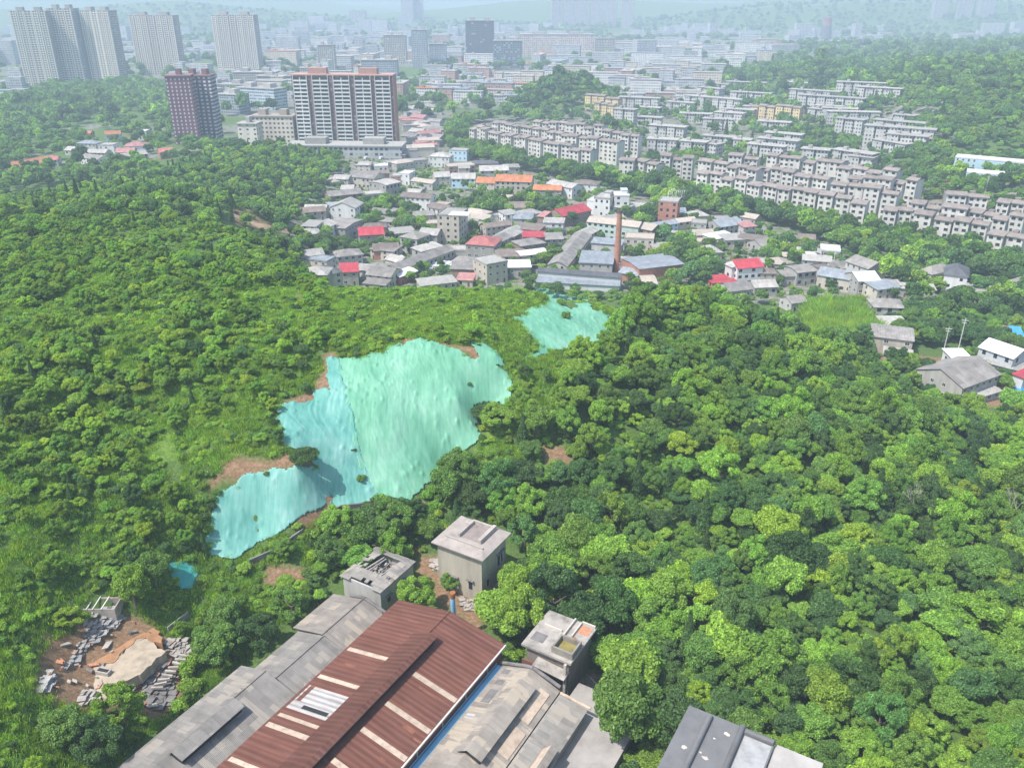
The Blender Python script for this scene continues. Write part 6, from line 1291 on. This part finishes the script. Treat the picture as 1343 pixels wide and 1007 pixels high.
plant(1500, (90, 180, 200, 330), lambda X, Y, Z, px, py, d: inpoly(px, py, BPOLY), .8, 1.9, [.55, 0, 0, .3, 0, .15], 'broadleaf_tree', .6, seed=51)
plant(3000, (90, 180, 200, 330), lambda X, Y, Z, px, py, d: inpoly(px, py, BPOLY), .5, 1.1, [.55, 0, 0, .3, 0, .15], 'shrub', .6, seed=52)
cell = cellA
plant(120000, (-140, 120, 55, 340), nearsel(lambda X, Y, Z, px, py, d: (glade(px, py) | leftside(px, py)) & (d < 260), keep=-2), .6, 1.3, [.45, .15, 0, .25, 0, .15], 'grass', seed=6)
# trees of the village, the green belt and the hills behind
BELT = [(585,145),(640,135),(700,150),(612,165),(618,186),(700,222),(810,236),(860,243),(905,250),(1000,272),(1140,305),(1158,312),(1343,348),(1343,425),(1200,420),(1190,400),(1240,390),(1172,385),(1120,335),(1000,292),(930,292),(868,286),(850,262),(768,240),(690,226),(625,212),(590,202)]
LBACK = [(0,262),(60,270),(150,246),(230,220),(300,200),(390,200),(450,212),(432,240),(420,262),(390,280),(380,300),(300,300),(240,320),(0,335)]
TOPL = [(0,125),(60,118),(180,108),(232,118),(232,190),(300,197),(400,197),(240,225),(150,242),(0,262)]
RHILL = [(1400,70),(1100,72),(960,96),(880,104),(1000,108),(1180,106),(1245,150),(1235,185),(1150,215),(1200,245),(1343,290),(1400,300)]
MIX = [(560,118),(830,118),(900,104),(1250,106),(1250,180),(1343,230),(1343,300),(1160,280),(830,225),(700,200),(560,140)]
LEFTROW = [(612,150),(830,150),(1000,180),(1150,200),(1150,225),(830,215),(620,180)]
CLUMP = [[(455,280),(500,265),(560,290),(560,305),(500,310),(460,300)],[(622,262),(700,262),(720,280),(640,292),(600,285)],[(858,312),(935,320),(945,372),(880,378),(850,345)],[(1000,322),(1060,322),(1060,350),(1000,352)],[(1175,410),(1343,425),(1343,470),(1225,470),(1185,455)],
 [(715,275),(765,285),(760,300),(705,285)],[(460,222),(520,230),(520,245),(470,240)],[(530,200),(560,205),(560,230),(525,228)],[(815,285),(850,275),(870,290),(840,300)],[(430,345),(395,330),(395,300),(440,320)],[(600,285),(625,300),(620,330),(590,320)],[(740,330),(765,330),(730,350),(705,352)],[(360,290),(430,315),(400,345),(370,360)],[(1085,270),(1110,250),(1250,250),(1343,290),(1250,262)],
 [(1120,205),(1170,215),(1190,250),(1150,240)],[(1215,225),(1343,235),(1343,250),(1225,262)]]
def mid(poly, cover=1.0, s=0, sc=12):
    polys = poly if isinstance(poly[0], list) else [poly]
    def f(X, Y, Z, px, py, d):
        ok = np.zeros(px.shape, bool)
        for p in polys: ok |= inpoly(px, py, p)
        return ok & (d > 300) & (vnoise(X/sc, Y/sc, s) < cover)
    return f
plant(26000, (-60, 420, 290, 900), mid(BELT), 3.4, 6.2, PAL_M, 'broadleaf_tree', .5, margin=.35, seed=11)
plant(15000, (-420, 40, 300, 700), mid(LBACK), 2.2, 4.2, [.2, .28, .2, .03, .14, .15], 'broadleaf_tree', .6, seed=12, conif=.06)
HAML = [(40,192),(75,180),(80,160),(165,140),(240,170),(265,190),(250,222),(80,228),(40,225)]
plant(20000, (-900, -80, 480, 1300), lambda X, Y, Z, px, py, d: mid(TOPL)(X, Y, Z, px, py, d) & (~inpoly(px, py, HAML) | (vnoise(X/9, Y/9, 3) > .7)), 3.2, 5.8, PAL_M, 'broadleaf_tree', .66, seed=13)
plant(9000, (-260, 330, 300, 560), mid(CLUMP), 2.8, 5.0, PAL_M, 'broadleaf_tree', .5, margin=.25, seed=14)
plant(14000, (80, 900, 430, 1500), lambda X, Y, Z, px, py, d: mid(RHILL)(X, Y, Z, px, py, d) & ~((px > 1180) & (py < 135) & (fbm(X/40, Y/40, 9) > .4)) & ~((px > 1240) & (py > 196) & (py < 246)), 3.0, 6.0, [.1, .32, .2, .01, .22, .15], 'broadleaf_tree', .6, seed=15)
plant(5000, (-120, 900, 520, 1300), mid(MIX, .62, 4, 30), 3.0, 5.5, PAL_M, 'broadleaf_tree', .68, margin=.3, seed=16, conif=.08)
plant(1500, (-60, 330, 480, 760), mid(LEFTROW), 2.4, 3.8, PAL_M, 'broadleaf_tree', .8, margin=.5, seed=17)
plant(3500, (-50, 220, 820, 1150), lambda X, Y, Z, px, py, d: (Z > 4), 4.0, 6.5, PAL_D, 'broadleaf_tree', .62, seed=18)
plant(5000, (-240, 330, 335, 600), lambda X, Y, Z, px, py, d: (d > 335) & (fbm(X/25, Y/25, 8) > .44), 1.6, 3.4, PAL_M, 'broadleaf_tree', .72, margin=.45, seed=19)
plant(3000, (60, 200, 200, 340), lambda X, Y, Z, px, py, d: (px > 1165) & (py > 414) & (py < 520) & (d > 235) & ~inpoly(px, py, [(1190,455),(1270,455),(1250,500),(1190,490)]) & (Z < 8), 2.3, 3.9, PAL_M, 'broadleaf_tree', .58, margin=.55, seed=23)
cell = {}
plant(9000, (-240, 420, 335, 700), lambda X, Y, Z, px, py, d: (d > 335) & (fbm(X/14, Y/14, 18) > .5), .8, 1.8, PAL_L, 'shrub', .6, margin=.5, seed=21)
plant(4000, (200, 700, 560, 1000), lambda X, Y, Z, px, py, d: (px > 1020) & (py < 215), 2.6, 5.0, PAL_M, 'broadleaf_tree', .6, margin=.4, seed=22)
plant(11000, (-1500, 1800, 800, 3400), lambda X, Y, Z, px, py, d: (np.abs(px-671) < 760) & ((fbm(X/110, Y/110, 44) > .5) | (Z > 6)), 5.0, 9.0, PAL_D, 'broadleaf_tree', .6, margin=.2, seed=20)
# ---------------------------------------------------------------- sort into single things and masses
A = np.array([(v[0], v[1], v[2], v[3]) for v in allveg]); apx, apy, ad = proj(A[:, 0], A[:, 1], A[:, 2]+A[:, 3]*1.9)
size = A[:, 3]/ad*FPX*2; inf = (apx > -5) & (apx < 1348) & (apy > -5) & (apy < 1030)
def visible(x, y, z):
    t = np.linspace(.25, .985, 60); return bool(np.all(CAMH+(z-CAMH)*t > H(x*t, y*t)-.2))
LANDM = [('beside the blue flue', 592, 800), ('beside the tall ruined house', 620, 740), ('beside the caved-in house', 500, 760), ('beside the tank-roofed ruin', 740, 860), ('next to the felt-roofed block', 950, 950), ('around the rubble site', 150, 870), ('above the grey shed at lower left', 350, 830),
 ('at the left edge of the cut slope', 330, 560), ('just below the big mint sheet', 560, 680), ('right of the big mint sheet', 690, 560), ('near the upper pale mint sheet', 750, 450), ('near the small teal sheet', 235, 755), ('by the bare patch right of the sheets', 740, 610), ('by the bamboo patch', 1080, 440), ('above the works at bottom centre', 470, 720)]
ZONES = lambda px, py: ('in the lower right corner of the wood' if px > 1000 and py > 850 else 'at the right edge of the wood' if px > 1180 and py > 560 else 'in the middle of the right-hand wood' if px > 850 and py > 620 else 'in the upper right wood below the village' if px > 850 else 'in the wood right of the ruined houses' if px > 660 and py > 620 else 'on the wooded spur behind the cut slope' if px > 430 else 'on the left hill beside the cut slope' if px > 200 and py > 450 else 'on the far left of the left hill' if py > 450 else 'on the crest of the left hill')
def where(px, py):
    b_ = min(LANDM, key=lambda l: math.hypot(px-l[1], py-l[2]))
    return b_[0] if math.hypot(px-b_[1], py-b_[2]) < 62 else ZONES(px, py)
ORD = ['first', 'second', 'third', 'fourth', 'fifth', 'sixth', 'seventh', 'eighth', 'ninth', 'tenth', 'eleventh', 'twelfth', 'thirteenth', 'fourteenth', 'fifteenth', 'sixteenth', 'seventeenth', 'eighteenth', 'nineteenth', 'twentieth']
chosen = set(); order = np.argsort(-size)
lim = {'broadleaf_tree': 290, 'shrub': 240, 'conifer': 70, 'bamboo': 60}
cnt = {k: 0 for k in lim}
spec_n = len(SPEC)
for i in list(range(spec_n))+[j for j in order if j >= spec_n]:
    k = allveg[i][4]
    if k not in lim or cnt[k] >= lim[k] or not inf[i] or ad[i] > 700: continue
    if not visible(A[i, 0], A[i, 1], A[i, 2]+A[i, 3]*1.7): continue
    chosen.add(int(i)); cnt[k] += 1
rr = random.Random(4)
for i in sorted(chosen):
    x, y, z, Rr, k, tn, c, rot = allveg[i]; px, py = float(apx[i]), float(apy[i]); wh = where(px, py); sx = rr.uniform(.9, 1.15); szz = rr.uniform(.8, 1.35)
    sz_w = 'large' if Rr > 3.6 else 'small' if Rr < 2.4 else 'medium'
    if k in ('broadleaf_tree', 'conifer'):
        nmk = 'broadleaf tree' if k == 'broadleaf_tree' else 'pointed dark conifer'
        lab = f'{sz_w} {tn} {nmk} {wh}' if k == 'broadleaf_tree' else f'{nmk} {wh}'
        t = thing('broadleaf_tree' if k == 'broadleaf_tree' else 'conifer_tree', lab, 'tree', (x, y, z-.2), rot, lab.replace('tree', 'trees').replace('conifer', 'conifers'))
        me_ = rr.choice(HI) if k == 'broadleaf_tree' else rr.choice(CON)
        co_ = put(me_, 'crown', t, (0, 0, 0), 0, (Rr*sx, Rr/sx, Rr*szz)); co_['tint'] = [float(v) for v in c]
        put(rr.choice(TRK), 'trunk', t, (0, 0, 0), 0, (Rr, Rr, Rr*szz))
    else:
        me_ = rr.choice(SHR) if k == 'shrub' else rr.choice(BAM)
        o = bpy.data.objects.new('shrub' if k == 'shrub' else 'bamboo_clump', me_); C.objects.link(o); o.location = (x, y, z-.05); o.rotation_euler = (0, 0, rot)
        s_ = (Rr*1.15, Rr*1.05, Rr*1.15) if k == 'shrub' else (Rr, Rr, Rr*1.1); o.scale = s_; o['tint'] = [float(v) for v in c]
        lab = f'low {tn} shrub {wh}' if k == 'shrub' else 'feathery bright bamboo clump in the light green patch at right'
        if i < spec_n and k == 'shrub': lab = ['', '', 'tiny dark bush growing through the turquoise strip', 'small bush poking out between mint and turquoise sheets', 'thin bush at the top edge of the lower turquoise sheet', 'small grey-green bush on the right part of the big mint sheet'][i] if i in (2, 3, 4, 5) else lab
        tag(o, lab, 'shrub' if k == 'shrub' else 'bamboo', lab.replace('shrub', 'shrubs').replace('clump', 'clumps'))
def mass(name, label, protos, items, zs=1.0, sxy=1.0):
    """one object of countless plants: points with per-plant size, turn and leaf colour"""
    col = bpy.data.collections.new('plants_'+name)
    for j, m_ in enumerate(protos): col.objects.link(bpy.data.objects.new(f'{name}_kind_{j:02d}', m_))
    me = bpy.data.meshes.new(name); me.from_pydata([(v[0], v[1], v[2]-.1) for v, _ in items], [], [])
    for an, ty, vals, key in (('idx', 'INT', [k for _, k in items], 'value'), ('rz', 'FLOAT_VECTOR', np.array([(0, 0, v[7]) for v, _ in items]).ravel(), 'vector'), ('scl', 'FLOAT_VECTOR', np.array([(v[3]*sxy, v[3]*sxy, v[3]*zs*(.75+.6*((v[7]*7) % 1))) for v, _ in items]).ravel(), 'vector'), ('tint', 'FLOAT_COLOR', np.array([(*v[6], 1) for v, _ in items]).ravel(), 'color')):
        me.attributes.new(an, ty, 'POINT').data.foreach_set(key, vals)
    o = bpy.data.objects.new(name, me); C.objects.link(o); tag(o, label, 'plants', kind='stuff')
    g = bpy.data.node_groups.new(name, 'GeometryNodeTree'); g.interface.new_socket('Geometry', in_out='INPUT', socket_type='NodeSocketGeometry'); g.interface.new_socket('Geometry', in_out='OUTPUT', socket_type='NodeSocketGeometry')
    gi = g.nodes.new('NodeGroupInput'); go = g.nodes.new('NodeGroupOutput'); ip = g.nodes.new('GeometryNodeInstanceOnPoints'); ci = g.nodes.new('GeometryNodeCollectionInfo')
    ci.inputs['Collection'].default_value = col; ci.inputs['Separate Children'].default_value = True; ci.inputs['Reset Children'].default_value = True
    def na(n_, ty): a_ = g.nodes.new('GeometryNodeInputNamedAttribute'); a_.data_type = ty; a_.inputs[0].default_value = n_; return a_.outputs[0]
    e2r = g.nodes.new('FunctionNodeEulerToRotation'); g.links.new(na('rz', 'FLOAT_VECTOR'), e2r.inputs[0])
    ip.inputs['Pick Instance'].default_value = True
    g.links.new(gi.outputs[0], ip.inputs['Points']); g.links.new(ci.outputs[0], ip.inputs['Instance']); g.links.new(na('idx', 'INT'), ip.inputs['Instance Index']); g.links.new(e2r.outputs[0], ip.inputs['Rotation']); g.links.new(na('scl', 'FLOAT_VECTOR'), ip.inputs['Scale']); g.links.new(ip.outputs[0], go.inputs[0])
    md = o.modifiers.new('plants', 'NODES'); md.node_group = g; return o
FO, SH, GR = [], [], []
for i, v in enumerate(allveg):
    if i in chosen: continue
    d = ad[i]; k = v[4]
    if apx[i] < -260 or apx[i] > 1600: continue
    if k == 'grass': GR.append((v, i % 3))
    elif k == 'shrub': SH.append((v, (i % 4) if d < 190 else 4+i % 3))
    elif k == 'bamboo': SH.append((v, 7+i % 2))
    elif k == 'conifer': FO.append((v, 15+i % 2))
    else: FO.append((v, (i % 8) if d < 330 else (8+i % 4) if d < 760 else (12+i % 3)))
mass('forest', 'dense green wood of countless trees over the hills and between the houses', HI+MID+LOW+CON, FO)
mass('undergrowth', 'low scrub filling the gaps between the trees', SHR+SHL+BAM, SH, 1.1, 1.1)
mass('grass', 'long bright grass on the left slope and the ridge top', TUF, GR)
print('VEG', len(allveg), cnt, len(FO), len(SH), len(GR))

# a few bare, half-dead trees standing among the green ones
DEADW = plain('dead_wood', (.42, .38, .33), .25, 3)
def branchy(seed):
    rr = random.Random(seed); o = MB()
    def grow_(p, d, l, r, k):
        q = p+d*l; o.tube(p, q, r, r*.6, 5, cap=False)
        if k == 0: return
        for _ in range(3 if k > 1 else 4):
            nd = (d+Vector((rr.uniform(-.8, .8), rr.uniform(-.8, .8), rr.uniform(-.15, .6)))).normalized(); grow_(q, nd, l*rr.uniform(.55, .8), r*.58, k-1)
    grow_(Vector((0, 0, -1)), Vector((rr.uniform(-.1, .1), rr.uniform(-.1, .1), 1)), 4.2, .16, 4); return o
for i, (px, py, lb) in enumerate([(1195,690,'bare pale-branched tree standing alone in the middle of the right-hand wood'),(1325,700,'bare half-dead tree at the right picture edge')]):
    x, y, z = G(px, py); o = branchy(40+i).build('bare_tree', DEADW, None, (x, y, z), random.uniform(0, 6)); o.scale = (.85, .85, 1.0); tag(o, lb, 'tree', 'bare trees in the wood')

# ---------------------------------------------------------------- haze: one closed box of even air
o = MB(); o.box(-6500, 6500, -600, 9500, -12, 215); hz = o.build('haze', [], None); hz['kind'] = 'stuff'
m = bpy.data.materials.new('haze'); m.use_nodes = True; nt = m.node_tree; nt.nodes.clear(); out = nt.nodes.new('ShaderNodeOutputMaterial'); pv = nt.nodes.new('ShaderNodeVolumePrincipled')
pv.inputs['Color'].default_value = (.62, .76, .95, 1); pv.inputs['Density'].default_value = .0003; pv.inputs['Anisotropy'].default_value = .0
nt.links.new(pv.outputs[0], out.inputs['Volume']); hz.data.materials.append(m); hz.display_type = 'WIRE'

# ---------------------------------------------------------------- look-alikes that share a label: told apart by their order from the left
by = {}
for ob in sc.objects:
    if ob.parent is None and ob.get('label') and ob.get('category'): by.setdefault(ob['label'], []).append(ob)
def ordinal(k):
    tens = ['', '', 'twenty', 'thirty', 'forty', 'fifty', 'sixty', 'seventy', 'eighty', 'ninety']
    if k < 20: return ORD[k]
    k += 1; return (tens[k//10]+'-'+ORD[k % 10-1]) if k % 10 else {20: 'twentieth', 30: 'thirtieth', 40: 'fortieth', 50: 'fiftieth', 60: 'sixtieth', 70: 'seventieth', 80: 'eightieth', 90: 'ninetieth'}[k]
for lab, obs in by.items():
    n = len(obs)
    if n < 2 or n > 98: continue
    obs.sort(key=lambda ob: float(proj(ob.location.x, ob.location.y, ob.location.z)[0]))
    for k, ob in enumerate(obs):
        if not ob.get('group'): ob['group'] = lab
        ob['label'] = ('leftmost ' if k == 0 else 'rightmost ' if k == n-1 else f'{ordinal(k)} from left, ')+lab
